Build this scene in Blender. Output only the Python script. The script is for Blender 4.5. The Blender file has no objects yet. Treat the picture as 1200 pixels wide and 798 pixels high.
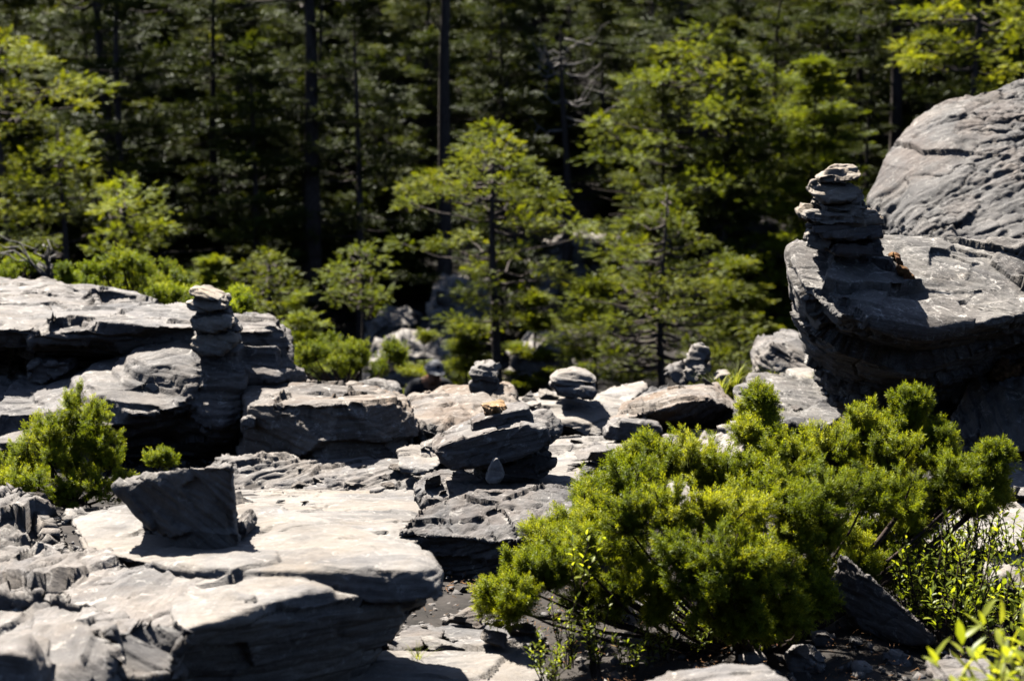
import bpy, bmesh, math, random
import numpy as np
from mathutils import Vector, Matrix

random.seed(11)
SC = bpy.context.scene
COL = SC.collection

# ------------------------------------------------------------------ camera
FPX = 2239.0
CAMZ = 1.5
PITCH = math.atan(299.0 / FPX)
CP, SP = math.cos(PITCH), math.sin(PITCH)


def P(px, py, d):
    """world point seen at photo pixel (px, py), d metres in front of the camera"""
    a, b = (px - 600.0) / FPX, (399.0 - py) / FPX
    v = (a, CP + b * SP, -SP + b * CP)
    t = d / v[1]
    return Vector((v[0] * t, d, CAMZ + v[2] * t))


# ------------------------------------------------------------------ noise
_rng = np.random.default_rng(5)
_PERM = _rng.permutation(256).astype(np.int64)
_PERM = np.concatenate([_PERM, _PERM, _PERM])
_G = _rng.normal(size=(256, 3))
_G = (_G / np.linalg.norm(_G, axis=1)[:, None]).astype(np.float32)


def perlin(p):
    pi = np.floor(p).astype(np.int64)
    f = (p - pi).astype(np.float32)
    u = f * f * f * (f * (f * 6 - 15) + 10)
    pi &= 255
    out = 0
    X = [(1 - u[:, 0]), u[:, 0]]
    Y = [(1 - u[:, 1]), u[:, 1]]
    Z = [(1 - u[:, 2]), u[:, 2]]
    for i in (0, 1):
        a = _PERM[pi[:, 0] + i]
        for j in (0, 1):
            b = _PERM[a + pi[:, 1] + j]
            for k in (0, 1):
                g = _G[_PERM[b + pi[:, 2] + k]]
                dot = g[:, 0] * (f[:, 0] - i) + g[:, 1] * (f[:, 1] - j) + g[:, 2] * (f[:, 2] - k)
                out = out + dot * X[i] * Y[j] * Z[k]
    return out * 1.5


def fbm(p, octv=4, gain=0.5, lac=2.03):
    s, a = 0, 1.0
    for o in range(octv):
        s = s + a * perlin(p + 17.3 * o)
        p = p * lac
        a *= gain
    return s


def worley(p, seed=0.0):
    """nearest jittered seed: (offset from it, three hashes of it)"""
    base = np.floor(p - 0.5)
    best = np.full(len(p), 1e9)
    off = np.zeros_like(p)
    hs = np.zeros((len(p), 3))
    for i in (0, 1):
        for j in (0, 1):
            for k in (0, 1):
                c = base + np.array([i, j, k])
                n = c[:, 0] * 127.1 + c[:, 1] * 311.7 + c[:, 2] * 74.7 + seed
                h = np.stack([np.sin(n) * 43758.5453, np.sin(n + 1.3) * 22578.145, np.sin(n + 2.7) * 19642.349], -1) % 1.0
                d = p - (c + 0.5 + (h - 0.5) * 0.9)
                dd = (d * d).sum(1)
                m = dd < best
                best[m] = dd[m]
                off[m] = d[m]
                hs[m] = h[m]
    return off, hs


# ------------------------------------------------------------------ mesh helpers
def mesh_np(name, V, F, mat=None, smooth=True, attrs=None):
    V = np.asarray(V, np.float32)
    F = np.asarray(F, np.int32)
    me = bpy.data.meshes.new(name)
    me.vertices.add(len(V))
    me.vertices.foreach_set('co', V.ravel())
    k = F.shape[1]
    me.loops.add(F.size)
    me.loops.foreach_set('vertex_index', F.ravel())
    me.polygons.add(len(F))
    me.polygons.foreach_set('loop_start', np.arange(len(F), dtype=np.int32) * k)
    me.polygons.foreach_set('loop_total', np.full(len(F), k, np.int32))
    if smooth:
        me.polygons.foreach_set('use_smooth', np.ones(len(F), bool))
    for an, av in (attrs or {}).items():
        at = me.attributes.new(an, 'FLOAT', 'POINT')
        at.data.foreach_set('value', np.asarray(av, np.float32))
    me.update(calc_edges=True)
    me.validate()
    if mat:
        me.materials.append(mat)
    return me


def link(name, me, parent=None):
    o = bpy.data.objects.new(name, me)
    COL.objects.link(o)
    if parent:
        o.parent = parent
    return o


def empty(name, loc):
    o = bpy.data.objects.new(name, None)
    COL.objects.link(o)
    o.location = loc
    o.empty_display_size = 0.1
    return o


def tag(o, label=None, cat=None, group=None, kind=None):
    if label:
        o['label'] = label
    if cat:
        o['category'] = cat
    if group:
        o['group'] = group
    if kind:
        o['kind'] = kind
    return o


def apply_mods(o):
    dg = bpy.context.evaluated_depsgraph_get()
    dg.update()
    me = bpy.data.meshes.new_from_object(o.evaluated_get(dg))
    return me


def tube(path, radii, sides=6):
    """tapered tube along points -> (V, F quads)"""
    path = np.asarray(path, float)
    n = len(path)
    T = np.gradient(path, axis=0)
    T /= np.linalg.norm(T, axis=1)[:, None] + 1e-9
    ref = np.array([0.31, 0.17, 0.93])
    A = np.cross(T, ref)
    A /= np.linalg.norm(A, axis=1)[:, None] + 1e-9
    B = np.cross(T, A)
    ang = np.arange(sides) * 2 * math.pi / sides
    r = np.asarray(radii, float)[:, None, None]
    V = path[:, None, :] + r * (np.cos(ang)[None, :, None] * A[:, None, :] + np.sin(ang)[None, :, None] * B[:, None, :])
    V = V.reshape(-1, 3)
    i = np.arange(n - 1)[:, None] * sides
    j = np.arange(sides)[None, :]
    jn = (j + 1) % sides
    F = np.stack([i + j, i + jn, i + sides + jn, i + sides + j], -1).reshape(-1, 4)
    return V, F


class Acc:
    def __init__(self):
        self.V, self.F, self.n, self.T = [], [], 0, []

    def add(self, V, F, t=None):
        self.V.append(V)
        self.F.append(np.asarray(F) + self.n)
        self.n += len(V)
        self.T.append(np.full(len(V), 0.5) if t is None else t)

    def mesh(self, name, mat, smooth=True):
        return mesh_np(name, np.concatenate(self.V), np.concatenate(self.F), mat, smooth, {'tint': np.concatenate(self.T)})


def frames(D, rng):
    """rotation matrices whose local Y is D and whose roll is random"""
    D = D / (np.linalg.norm(D, axis=1)[:, None] + 1e-9)
    R = rng.normal(size=D.shape)
    X = np.cross(D, R)
    X /= np.linalg.norm(X, axis=1)[:, None] + 1e-9
    Z = np.cross(X, D)
    return np.stack([X, D, Z], -1)


def frames_up(D, rng, jit=0.35):
    """rotation matrices whose local Y is D, local Z as near world up as can be, with jitter"""
    D = D / (np.linalg.norm(D, axis=1)[:, None] + 1e-9)
    up = np.array([0, 0, 1.0]) + rng.normal(size=D.shape) * jit
    X = np.cross(D, up)
    X /= np.linalg.norm(X, axis=1)[:, None] + 1e-9
    Z = np.cross(X, D)
    return np.stack([X, D, Z], -1)


def scatter(TV, TF, pos, rot, scale, tint, ttint=None):
    """stamp a template at many places -> (V, F, tint)"""
    n, k = len(pos), len(TV)
    V = np.einsum('nij,kj->nki', rot, TV) * np.asarray(scale)[:, None, None] + pos[:, None, :]
    F = (TF[None] + (np.arange(n) * k)[:, None, None]).reshape(-1, TF.shape[1])
    t = np.repeat(tint[:, None], k, 1)
    if ttint is not None:
        t = t + ttint[None, :]
    return V.reshape(-1, 3), F, np.clip(t, 0, 1).ravel()


# ------------------------------------------------------------------ materials
def new_mat(name):
    m = bpy.data.materials.new(name)
    m.use_nodes = True
    nt = m.node_tree
    nt.nodes.clear()
    return m, nt, nt.nodes, nt.links


def N(nodes, typ, **kw):
    n = nodes.new(typ)
    for k, v in kw.items():
        if k in n.inputs.keys() if hasattr(n.inputs, 'keys') else False:
            n.inputs[k].default_value = v
        else:
            setattr(n, k, v)
    return n


def ramp(nodes, stops):
    r = nodes.new('ShaderNodeValToRGB')
    e = r.color_ramp.elements
    while len(e) < len(stops):
        e.new(0.5)
    for el, (p, c) in zip(e, stops):
        el.position = p
        el.color = (c, c, c, 1) if isinstance(c, (int, float)) else (*c, 1)
    return r


def mixc(nodes, links, fac, a, b, mode='MIX'):
    m = nodes.new('ShaderNodeMix')
    m.data_type = 'RGBA'
    m.blend_type = mode
    for sock, v in ((m.inputs[0], fac), (m.inputs[6], a), (m.inputs[7], b)):
        if hasattr(v, 'is_output'):
            links.new(v, sock)
        elif isinstance(v, (int, float)):
            sock.default_value = v
        else:
            sock.default_value = (*v, 1)
    return m.outputs[2]


def rock_mat(name, light, dark, stain=None, stain_amt=0.3, lichen=0.3, bump=0.5, vein=0.0):
    m, nt, nd, lk = new_mat(name)
    out = N(nd, 'ShaderNodeOutputMaterial')
    bs = N(nd, 'ShaderNodeBsdfPrincipled', Roughness=0.82)
    bs.inputs['Specular IOR Level'].default_value = 0.3
    lk.new(bs.outputs[0], out.inputs[0])
    tc = N(nd, 'ShaderNodeTexCoord')
    oi = N(nd, 'ShaderNodeObjectInfo')
    mrv = N(nd, 'ShaderNodeMapRange')
    mrv.inputs['To Min'].default_value = 0.82
    mrv.inputs['To Max'].default_value = 1.14
    lk.new(oi.outputs['Random'], mrv.inputs[0])
    off = N(nd, 'ShaderNodeVectorMath', operation='MULTIPLY_ADD')
    comb = N(nd, 'ShaderNodeCombineXYZ')
    for i in range(3):
        lk.new(oi.outputs['Random'], comb.inputs[i])
    lk.new(comb.outputs[0], off.inputs[0])
    off.inputs[1].default_value = (37, 53, 71)
    lk.new(tc.outputs['Object'], off.inputs[2])
    co = off.outputs[0]

    def noise(scale, detail=6, rough=0.6, vec=None, dist=0.0):
        n = N(nd, 'ShaderNodeTexNoise')
        n.inputs['Scale'].default_value = scale
        n.inputs['Detail'].default_value = detail
        n.inputs['Roughness'].default_value = rough
        n.inputs['Distortion'].default_value = dist
        lk.new(vec or co, n.inputs['Vector'])
        return n.outputs[0]
    mp = N(nd, 'ShaderNodeMapping')
    mp.inputs['Scale'].default_value = (2.2, 4.5, 30)
    lk.new(co, mp.inputs['Vector'])
    streak = noise(2.0, 6, 0.65, mp.outputs[0], 0.35)
    r1 = ramp(nd, [(0.38, dark), (0.58, light)])
    lk.new(noise(4.5, 9, 0.68), r1.inputs[0])
    r2 = ramp(nd, [(0.3, 0.55), (0.6, 1.08)])
    lk.new(streak, r2.inputs[0])
    c = mixc(nd, lk, 0.65, r1.outputs[0], r2.outputs[0], 'MULTIPLY')
    # fine mineral grain
    r3 = ramp(nd, [(0.35, 0.75), (0.65, 1.15)])
    lk.new(noise(90, 4, 0.7), r3.inputs[0])
    c = mixc(nd, lk, 0.7, c, r3.outputs[0], 'MULTIPLY')
    # broad weathering bands and seep marks
    mp2 = N(nd, 'ShaderNodeMapping')
    mp2.inputs['Scale'].default_value = (1.0, 1.6, 5.0)
    lk.new(co, mp2.inputs['Vector'])
    r4 = ramp(nd, [(0.36, (0.62, 0.63, 0.66)), (0.5, (1.0, 0.99, 0.97)), (0.66, (1.16, 1.11, 1.03))])
    lk.new(noise(1.7, 7, 0.7, mp2.outputs[0], 0.8), r4.inputs[0])
    c = mixc(nd, lk, 0.85, c, r4.outputs[0], 'MULTIPLY')
    if stain:
        rs = ramp(nd, [(0.46, 0.0), (0.64, 1.0)])
        lk.new(noise(3.1, 7, 0.7, None, 0.6), rs.inputs[0])
        ml = N(nd, 'ShaderNodeMath', operation='MULTIPLY')
        lk.new(rs.outputs[0], ml.inputs[0])
        ml.inputs[1].default_value = stain_amt
        c = mixc(nd, lk, ml.outputs[0], c, stain)
    if lichen:
        rl = ramp(nd, [(0.56, 0.0), (0.64, lichen)])
        lk.new(noise(26, 8, 0.75, None, 0.8), rl.inputs[0])
        c = mixc(nd, lk, rl.outputs[0], c, (0.50, 0.50, 0.48))
        rd = ramp(nd, [(0.60, 0.0), (0.68, lichen)])
        lk.new(noise(17, 8, 0.75, None, 0.5), rd.inputs[0])
        c = mixc(nd, lk, rd.outputs[0], c, (0.10, 0.095, 0.09))
    if vein:
        wv = noise(5, 3, 0.5, mp.outputs[0], 0.2)
        rv = ramp(nd, [(0.485, 0.0), (0.5, vein), (0.515, 0.0)])
        lk.new(wv, rv.inputs[0])
        c = mixc(nd, lk, rv.outputs[0], c, (0.55, 0.54, 0.52))
    # ochre bloom and each stone's own tone
    ro = ramp(nd, [(0.55, 0.0), (0.75, 0.4)])
    lk.new(noise(2.3, 8, 0.72, None, 1.0), ro.inputs[0])
    oc = mixc(nd, lk, 1.0, c, (1.25, 1.02, 0.74), 'MULTIPLY')
    c = mixc(nd, lk, ro.outputs[0], c, oc)
    hv = N(nd, 'ShaderNodeHueSaturation')
    lk.new(mrv.outputs[0], hv.inputs['Value'])
    lk.new(c, hv.inputs['Color'])
    c = mixc(nd, lk, 1.0, hv.outputs[0], (1.07, 1.0, 0.925), 'MULTIPLY')
    lk.new(c, bs.inputs['Base Color'])
    # relief: foliation + grain + pits
    b1 = N(nd, 'ShaderNodeBump')
    b1.inputs['Strength'].default_value = bump
    b1.inputs['Distance'].default_value = 0.012
    lk.new(streak, b1.inputs['Height'])
    b2 = N(nd, 'ShaderNodeBump')
    b2.inputs['Strength'].default_value = bump
    b2.inputs['Distance'].default_value = 0.006
    lk.new(noise(55, 10, 0.78), b2.inputs['Height'])
    lk.new(b1.outputs[0], b2.inputs['Normal'])
    lk.new(b2.outputs[0], bs.inputs['Normal'])
    return m


def leaf_mat(name, deep, mid, young, transl=0.4, rough=0.5):
    m, nt, nd, lk = new_mat(name)
    out = N(nd, 'ShaderNodeOutputMaterial')
    at = N(nd, 'ShaderNodeAttribute', attribute_name='tint')
    r = ramp(nd, [(0.0, deep), (0.5, mid), (1.0, young)])
    lk.new(at.outputs['Fac'], r.inputs[0])
    oi = N(nd, 'ShaderNodeObjectInfo')
    hs = N(nd, 'ShaderNodeHueSaturation')
    mr = N(nd, 'ShaderNodeMapRange')
    mr.inputs['To Min'].default_value = 0.75
    mr.inputs['To Max'].default_value = 1.2
    lk.new(oi.outputs['Random'], mr.inputs[0])
    lk.new(mr.outputs[0], hs.inputs['Value'])
    lk.new(r.outputs[0], hs.inputs['Color'])
    bs = N(nd, 'ShaderNodeBsdfPrincipled', Roughness=rough)
    bs.inputs['Specular IOR Level'].default_value = 0.12
    lk.new(hs.outputs[0], bs.inputs['Base Color'])
    tr = N(nd, 'ShaderNodeBsdfTranslucent')
    tcol = mixc(nd, lk, 1.0, hs.outputs[0], (1.55, 1.45, 0.4), 'MULTIPLY')
    lk.new(tcol, tr.inputs[0])
    mx = N(nd, 'ShaderNodeMixShader')
    mx.inputs[0].default_value = transl
    lk.new(bs.outputs[0], mx.inputs[1])
    lk.new(tr.outputs[0], mx.inputs[2])
    lk.new(mx.outputs[0], out.inputs[0])
    return m


def plain_mat(name, c1, c2, scale=20, rough=0.85, bump=0.3, stretch=(1, 1, 1)):
    m, nt, nd, lk = new_mat(name)
    out = N(nd, 'ShaderNodeOutputMaterial')
    bs = N(nd, 'ShaderNodeBsdfPrincipled', Roughness=rough)
    bs.inputs['Specular IOR Level'].default_value = 0.2
    lk.new(bs.outputs[0], out.inputs[0])
    tc = N(nd, 'ShaderNodeTexCoord')
    mp = N(nd, 'ShaderNodeMapping')
    mp.inputs['Scale'].default_value = stretch
    lk.new(tc.outputs['Object'], mp.inputs[0])
    n = N(nd, 'ShaderNodeTexNoise')
    n.inputs['Scale'].default_value = scale
    n.inputs['Detail'].default_value = 7
    n.inputs['Roughness'].default_value = 0.65
    lk.new(mp.outputs[0], n.inputs['Vector'])
    r = ramp(nd, [(0.35, c1), (0.65, c2)])
    lk.new(n.outputs[0], r.inputs[0])
    lk.new(r.outputs[0], bs.inputs['Base Color'])
    b = N(nd, 'ShaderNodeBump')
    b.inputs['Strength'].default_value = bump
    b.inputs['Distance'].default_value = 0.01
    lk.new(n.outputs[0], b.inputs['Height'])
    lk.new(b.outputs[0], bs.inputs['Normal'])
    return m


M = {}
M['slate'] = rock_mat('grey_slate', (0.143, 0.140, 0.140), (0.081, 0.080, 0.081), (0.093, 0.071, 0.050), 0.35, 0.35, 0.8)
M['pale'] = rock_mat('pale_slate', (0.176, 0.172, 0.167), (0.115, 0.112, 0.110), (0.156, 0.131, 0.098), 0.45, 0.3, 0.6)
M['dark'] = rock_mat('dark_slate', (0.112, 0.111, 0.112), (0.059, 0.058, 0.060), (0.075, 0.053, 0.038), 0.5, 0.35, 0.9)
M['brown'] = rock_mat('brown_slate', (0.134, 0.125, 0.116), (0.075, 0.067, 0.061), (0.100, 0.066, 0.040), 0.6, 0.35, 0.8)
M['lichen'] = rock_mat('lichened_slate', (0.118, 0.117, 0.113), (0.066, 0.065, 0.065), (0.05, 0.028, 0.019), 0.2, 0.5, 1.0, 0.2)
M['orange'] = rock_mat('orange_stone', (0.262, 0.168, 0.075), (0.149, 0.081, 0.028), (0.081, 0.040, 0.016), 0.7, 0.4, 0.6)
M['white'] = rock_mat('white_pebble', (0.249, 0.243, 0.234), (0.187, 0.180, 0.175), None, 0, 0.1, 0.25)

M['ridged'] = rock_mat('ridged_slate', (0.086, 0.085, 0.085), (0.045, 0.045, 0.046), (0.08, 0.055, 0.04), 0.4, 0.2, 0.9)
M['cairn'] = rock_mat('tan_slate', (0.22, 0.21, 0.19), (0.13, 0.122, 0.11), (0.17, 0.125, 0.08), 0.5, 0.3, 0.7)
M['juniper'] = leaf_mat('juniper_needles', (0.04, 0.064, 0.007), (0.145, 0.185, 0.012), (0.42, 0.43, 0.035), 0.42)
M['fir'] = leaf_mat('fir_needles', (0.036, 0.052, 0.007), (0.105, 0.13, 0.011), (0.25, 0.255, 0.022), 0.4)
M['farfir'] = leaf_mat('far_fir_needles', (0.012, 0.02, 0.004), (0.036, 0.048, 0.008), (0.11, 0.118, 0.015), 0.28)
M['leaf'] = leaf_mat('willow_leaves', (0.06, 0.085, 0.014), (0.14, 0.175, 0.02), (0.32, 0.34, 0.05), 0.55, 0.35)
M['grass'] = leaf_mat('grass_blades', (0.064, 0.088, 0.020), (0.128, 0.152, 0.032), (0.240, 0.232, 0.072), 0.5, 0.5)
M['bark'] = plain_mat('bark', (0.026, 0.019, 0.015), (0.075, 0.060, 0.049), 18, 0.9, 0.8, (3, 3, 0.6))
M['deadwood'] = plain_mat('dead_wood', (0.09, 0.08, 0.07), (0.20, 0.185, 0.165), 25, 0.85, 0.5, (3, 3, 0.5))
M['twig'] = plain_mat('twig_bark', (0.014, 0.009, 0.007), (0.045, 0.028, 0.02), 40, 0.9, 0.5)
M['soil'] = plain_mat('stony_soil', (0.010, 0.008, 0.006), (0.036, 0.030, 0.025), 9, 0.95, 1.0)
M['moss'] = plain_mat('brown_moss', (0.06, 0.022, 0.010), (0.16, 0.085, 0.03), 60, 0.95, 1.0)
M['skin'] = plain_mat('skin', (0.20, 0.095, 0.055), (0.24, 0.12, 0.07), 30, 0.55, 0.05)
M['black_cloth'] = plain_mat('black_cloth', (0.010, 0.010, 0.013), (0.02, 0.02, 0.024), 80, 0.9, 0.3)
M['grey_cloth'] = plain_mat('grey_cloth', (0.13, 0.13, 0.135), (0.17, 0.17, 0.17), 80, 0.9, 0.2)
M['dark_trouser'] = plain_mat('dark_trouser_cloth', (0.03, 0.03, 0.035), (0.05, 0.05, 0.055), 80, 0.9, 0.2)
M['hair'] = plain_mat('black_hair', (0.008, 0.007, 0.006), (0.02, 0.016, 0.012), 90, 0.6, 0.3)
M['shoe'] = plain_mat('boot_leather', (0.05, 0.04, 0.03), (0.09, 0.07, 0.05), 60, 0.7, 0.2)
# ------------------------------------------------------------------ rocks
ROCK_EDGE = []


def hull_pts(*pts):
    return [P(*p) for p in pts]


def slab(poly, d0, d1, bs=0.82, mid=1.05, lift=0.0, lean=0.0):
    """a block: its front face outline at depth d0, pushed back to depth d1"""
    f = [P(x, y, d0) for x, y in poly]
    c = sum(f, Vector()) / len(f)
    for v in f:
        v.y += lean * max(0.0, v.z - c.z)
    r = list(f)
    for t, s in ((0.45, mid), (1.0, bs)):
        for v in f:
            w = c + (v - c) * s
            w.z = c.z + (v.z - c.z) * (s if s < 1 else 1.0) + lift * t
            w.y = d0 + (d1 - d0) * t + lean * max(0.0, v.z - c.z) * (1 - t)
            r.append(w)
    return r


def slim(poly, k=0.9):
    cy = sum(q[1] for q in poly) / len(poly)
    return [(x, cy + (y - cy) * k) for x, y in poly]


def rock(name, label, cat, hulls, mat, voxel=0.007, strata=(0.15, -0.2, 1), xdir=(1, 0, 0), amp=(0.02, 0.012, 0.008, 0.005),
         fs=1.0, smooth=1, group=None, layer=0.05, seed=None, fine=(9, 14, 45), facet=1.0, terrace=0.75, groove=(2.6, 7, 21)):
    seed = seed if seed is not None else len(bpy.data.objects) * 1.37
    bm = bmesh.new()
    for h in hulls:
        vs = [bm.verts.new(v) for v in h]
        res = bmesh.ops.convex_hull(bm, input=vs, use_existing_faces=False)
        junk = list({g for g in res['geom_interior'] + res['geom_unused'] if isinstance(g, bmesh.types.BMVert)})
        junk = [v for v in junk if v.is_valid and not v.link_faces]
        bmesh.ops.delete(bm, geom=junk, context='VERTS')
    bmesh.ops.recalc_face_normals(bm, faces=bm.faces)
    me = bpy.data.meshes.new('tmp')
    bm.to_mesh(me)
    bm.free()
    o = link('tmp', me)
    md = o.modifiers.new('r', 'REMESH')
    md.mode = 'VOXEL'
    md.voxel_size = voxel
    md.adaptivity = 0
    me2 = apply_mods(o)
    bpy.data.objects.remove(o)
    bpy.data.meshes.remove(me)
    n = len(me2.vertices)
    V = np.empty(n * 3, np.float32)
    me2.vertices.foreach_get('co', V)
    V = V.reshape(-1, 3).astype(np.float64)
    E = np.empty(len(me2.edges) * 2, np.int32)
    me2.edges.foreach_get('vertices', E)
    E = E.reshape(-1, 2)
    deg = np.bincount(E.ravel(), minlength=n)[:, None]
    for _ in range(smooth):
        S = np.zeros_like(V)
        for ax in range(3):
            S[:, ax] = np.bincount(E[:, 0], V[E[:, 1], ax], n) + np.bincount(E[:, 1], V[E[:, 0], ax], n)
        V = 0.5 * V + 0.5 * S / np.maximum(deg, 1)
    # strata frame
    z = Vector(strata).normalized()
    x = Vector(xdir)
    x = (x - z * x.dot(z)).normalized()
    y = z.cross(x)
    R = np.array([list(x), list(y), list(z)]).T
    lo, hi = V.min(0), V.max(0)
    org = np.array([(lo[0] + hi[0]) / 2, (lo[1] + hi[1]) / 2, lo[2]])

    def normals(L):
        me2.vertices.foreach_set('co', L.astype(np.float32).ravel())
        me2.update()
        nn = np.empty(n * 3, np.float32)
        me2.vertex_normals.foreach_get('vector', nn)
        return nn.reshape(-1, 3)
    L = (V - org) @ R
    sh = np.array([seed * 3.1, seed * 1.7 + 5, seed * 2.3]) % 97
    a0, a1, a2, a3 = amp
    # broad swells
    q = L * fs + sh
    nn = normals(L)
    L = L + nn * (a0 * 0.45 * fbm(q * 2.2, 2))[:, None]
    # chiselled facets: each cell of the stone is a tilted plane of its own
    for cell, ka in ((0.42, 1.5), (0.16, 0.7)):
        q = L * fs + sh
        nn = normals(L)
        wq = q + 0.012 * np.stack([perlin(q * 9 + 3), perlin(q * 9 + 13), perlin(q * 9 + 23)], -1)
        off, hs = worley(wq / (np.array([1.5, 1.15, 0.6]) * cell), seed)
        r3 = (hs - 0.5) * 2
        d = (off * r3[:, [1, 2, 0]]).sum(1) * 1.1 + r3[:, 0] * 0.35
        L = L + nn * (facet * a0 * ka * d)[:, None]
    # terraces where the surface cuts across the foliation
    for lay_h, st in ((layer, terrace), (layer * 0.31, terrace * 0.8)):
        q = L * fs + sh
        u = q[:, 2] / lay_h + 0.7 * fbm(q * np.array([1.3, 1.3, 0.4]), 2) + 0.16 * perlin(q * np.array([13, 13, 4]))
        k = np.floor(u)
        f = u - k
        S = np.clip((f - 0.41) / 0.18, 0, 1)
        S = S * S * (3 - 2 * S)
        patch = np.clip(0.35 + 1.5 * perlin(q * 2.3 + 31), 0, 1)
        L[:, 2] += st * patch * (k + S - u) * lay_h / fs
    nn = normals(L)
    q = L * fs + sh
    side = np.sqrt(np.clip(1 - nn[:, 2] ** 2, 0.0, 1))
    # layers: random in-and-out of each foliation layer
    u = q[:, 2] / (layer * 0.7) + 0.9 * fbm(q * np.array([1.6, 1.6, 0.8]), 2) + 0.25 * perlin(q * 9)
    k = np.floor(u)
    f = u - k
    hsh = lambda i: (np.sin(i * 127.1 + seed) * 43758.5453) % 1.0
    w = np.clip((f - 0.8) / 0.2, 0, 1)
    w = w * w * (3 - 2 * w)
    patch = np.clip(0.5 + fbm(q * 1.9 + 31, 2), 0, 1)
    lay = (hsh(k) * (1 - w) + hsh(k + 1) * w - 0.5) - 0.4 * np.exp(-((f - 0.9) / 0.06) ** 2)
    d = a1 * lay * side * (0.35 + patch)
    # torn grooves drawn out along the foliation
    g = 1 - np.abs(perlin(q * np.array(groove) + 0.5 * perlin(q * 5)[:, None] + 3))
    g2 = 1 - np.abs(perlin(q * np.array([6, 15, 41]) + 13))
    d = d - patch * (1.0 * a2 * (np.clip(g - 0.86, 0, 1) / 0.14) ** 1.5 + 0.6 * a2 * (np.clip(g2 - 0.8, 0, 1) / 0.2) ** 1.5)
    # rare sharp cracks
    c = np.abs(perlin(q * np.array([2.2, 3.3, 3.0]) + 51) + 0.25 * perlin(q * 9))
    d = d - 1.6 * a2 * np.exp(-(c / 0.016) ** 2) * np.clip(perlin(q * 1.3 + 71) * 3, 0, 1)
    patch = np.clip(0.5 + 1.2 * perlin(q * 1.7 + 57), 0.15, 1)
    d = d + 0.8 * a3 * patch * fbm(q * np.array(fine) * 1.5, 4, 0.62)
    L = L + nn * d[:, None]
    me2.vertices.foreach_set('co', L.astype(np.float32).ravel())
    me2.polygons.foreach_set('use_smooth', np.ones(len(me2.polygons), bool))
    me2.update()
    me2.materials.clear()
    me2.materials.append(M[mat])
    me2.name = name
    o = link(name, me2)
    mw = Matrix(((R[0, 0], R[0, 1], R[0, 2], org[0]), (R[1, 0], R[1, 1], R[1, 2], org[1]), (R[2, 0], R[2, 1], R[2, 2], org[2]), (0, 0, 0, 1)))
    o.matrix_world = mw
    tag(o, label, cat, group)
    return o


Hp = hull_pts
# ---- foreground, lower left
rock('slab_boulder', 'large pale flat-topped slab boulder carrying the slanted wedge stone', 'boulder', [
    Hp((78, 602, 3.95), (95, 640, 3.66), (230, 672, 3.4), (280, 580, 4.1), (415, 620, 3.8), (490, 640, 3.65), (515, 672, 3.42), (368, 672, 3.42), (490, 668, 3.36), (512, 695, 3.36),
       (505, 708, 3.46), (450, 760, 3.66), (380, 800, 3.7), (200, 800, 3.8), (140, 592, 4.0), (150, 700, 3.6), (380, 720, 3.36)),
    Hp((262, 700, 3.25), (362, 697, 3.27), (205, 740, 3.05), (378, 690, 3.36), (200, 660, 3.6), (300, 640, 3.7), (165, 830, 3.15),
       (400, 830, 3.45), (452, 765, 3.5), (480, 715, 3.42), (300, 830, 3.3), (290, 735, 3.2), (400, 740, 3.33))],
    'pale', 0.0045, (0.05, 0.04, 1), amp=(0.014, 0.012, 0.006, 0.003), layer=0.05, facet=1.0, terrace=0.3)
rock('stepped_boulder', 'rough grey boulder stepping down at the lower left, against the flat-topped slab boulder', 'boulder', [
    Hp((-40, 660, 3.7), (40, 642, 3.75), (110, 646, 3.66), (190, 668, 3.46), (262, 690, 3.34), (210, 744, 3.05), (150, 722, 3.15), (60, 700, 3.3), (-40, 720, 3.3), (-40, 830, 3.2), (240, 800, 3.25), (150, 830, 3.2)),
    Hp((-40, 705, 3.3), (50, 690, 3.3), (140, 712, 3.14), (200, 742, 3.02), (165, 830, 2.95), (60, 760, 2.95), (-40, 770, 2.98), (-40, 830, 2.9), (100, 830, 2.9), (190, 830, 3.2)),
    Hp((20, 745, 2.95), (90, 738, 2.92), (135, 768, 2.83), (120, 830, 2.75), (0, 830, 2.7), (0, 770, 2.85), (60, 830, 3.0))],
    'slate', 0.0045, (0.45, -0.1, 0.85), (0.5, 0.8, 0.1), amp=(0.028, 0.014, 0.008, 0.003), layer=0.07, facet=0.7, terrace=0.3)
rock('wedge_stone', 'shaded slanted wedge-shaped stone lying on top of the pale slab boulder', 'stone', [
    Hp((134, 572, 3.66), (150, 556, 3.68), (205, 547, 3.62), (275, 543, 3.57), (279, 640, 3.66), (262, 653, 3.64), (215, 648, 3.64), (176, 604, 3.68),
       (160, 576, 3.9), (268, 572, 3.92), (272, 625, 3.9), (200, 610, 3.85))],
    'pale', 0.0045, (0.5, 0.4, 0.6), (0.8, 0, -0.5), amp=(0.014, 0.006, 0.004, 0.004), fs=1.6)
rock('small_stone', 'small dark stone tucked in the shade at the right foot of the wedge stone', 'stone', [
    slab([(272, 618), (285, 610), (293, 622), (290, 632), (272, 634)], 3.68, 3.8)], 'dark', 0.004, fs=3, amp=(0.008, 0.003, 0.001, 0.001))
rock('edge_boulder', 'craggy grey boulder cut off by the left edge, below the round juniper', 'boulder', [
    Hp((-60, 575, 4.4), (10, 580, 4.25), (38, 592, 4.15), (78, 637, 3.95), (62, 668, 3.8), (10, 690, 3.7), (-60, 700, 3.7), (-60, 800, 3.9), (80, 760, 4.0))],
    'slate', 0.005, (0.6, -0.3, 0.7), (0.3, 0.9, 0), amp=(0.03, 0.024, 0.012, 0.004), layer=0.06)
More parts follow.
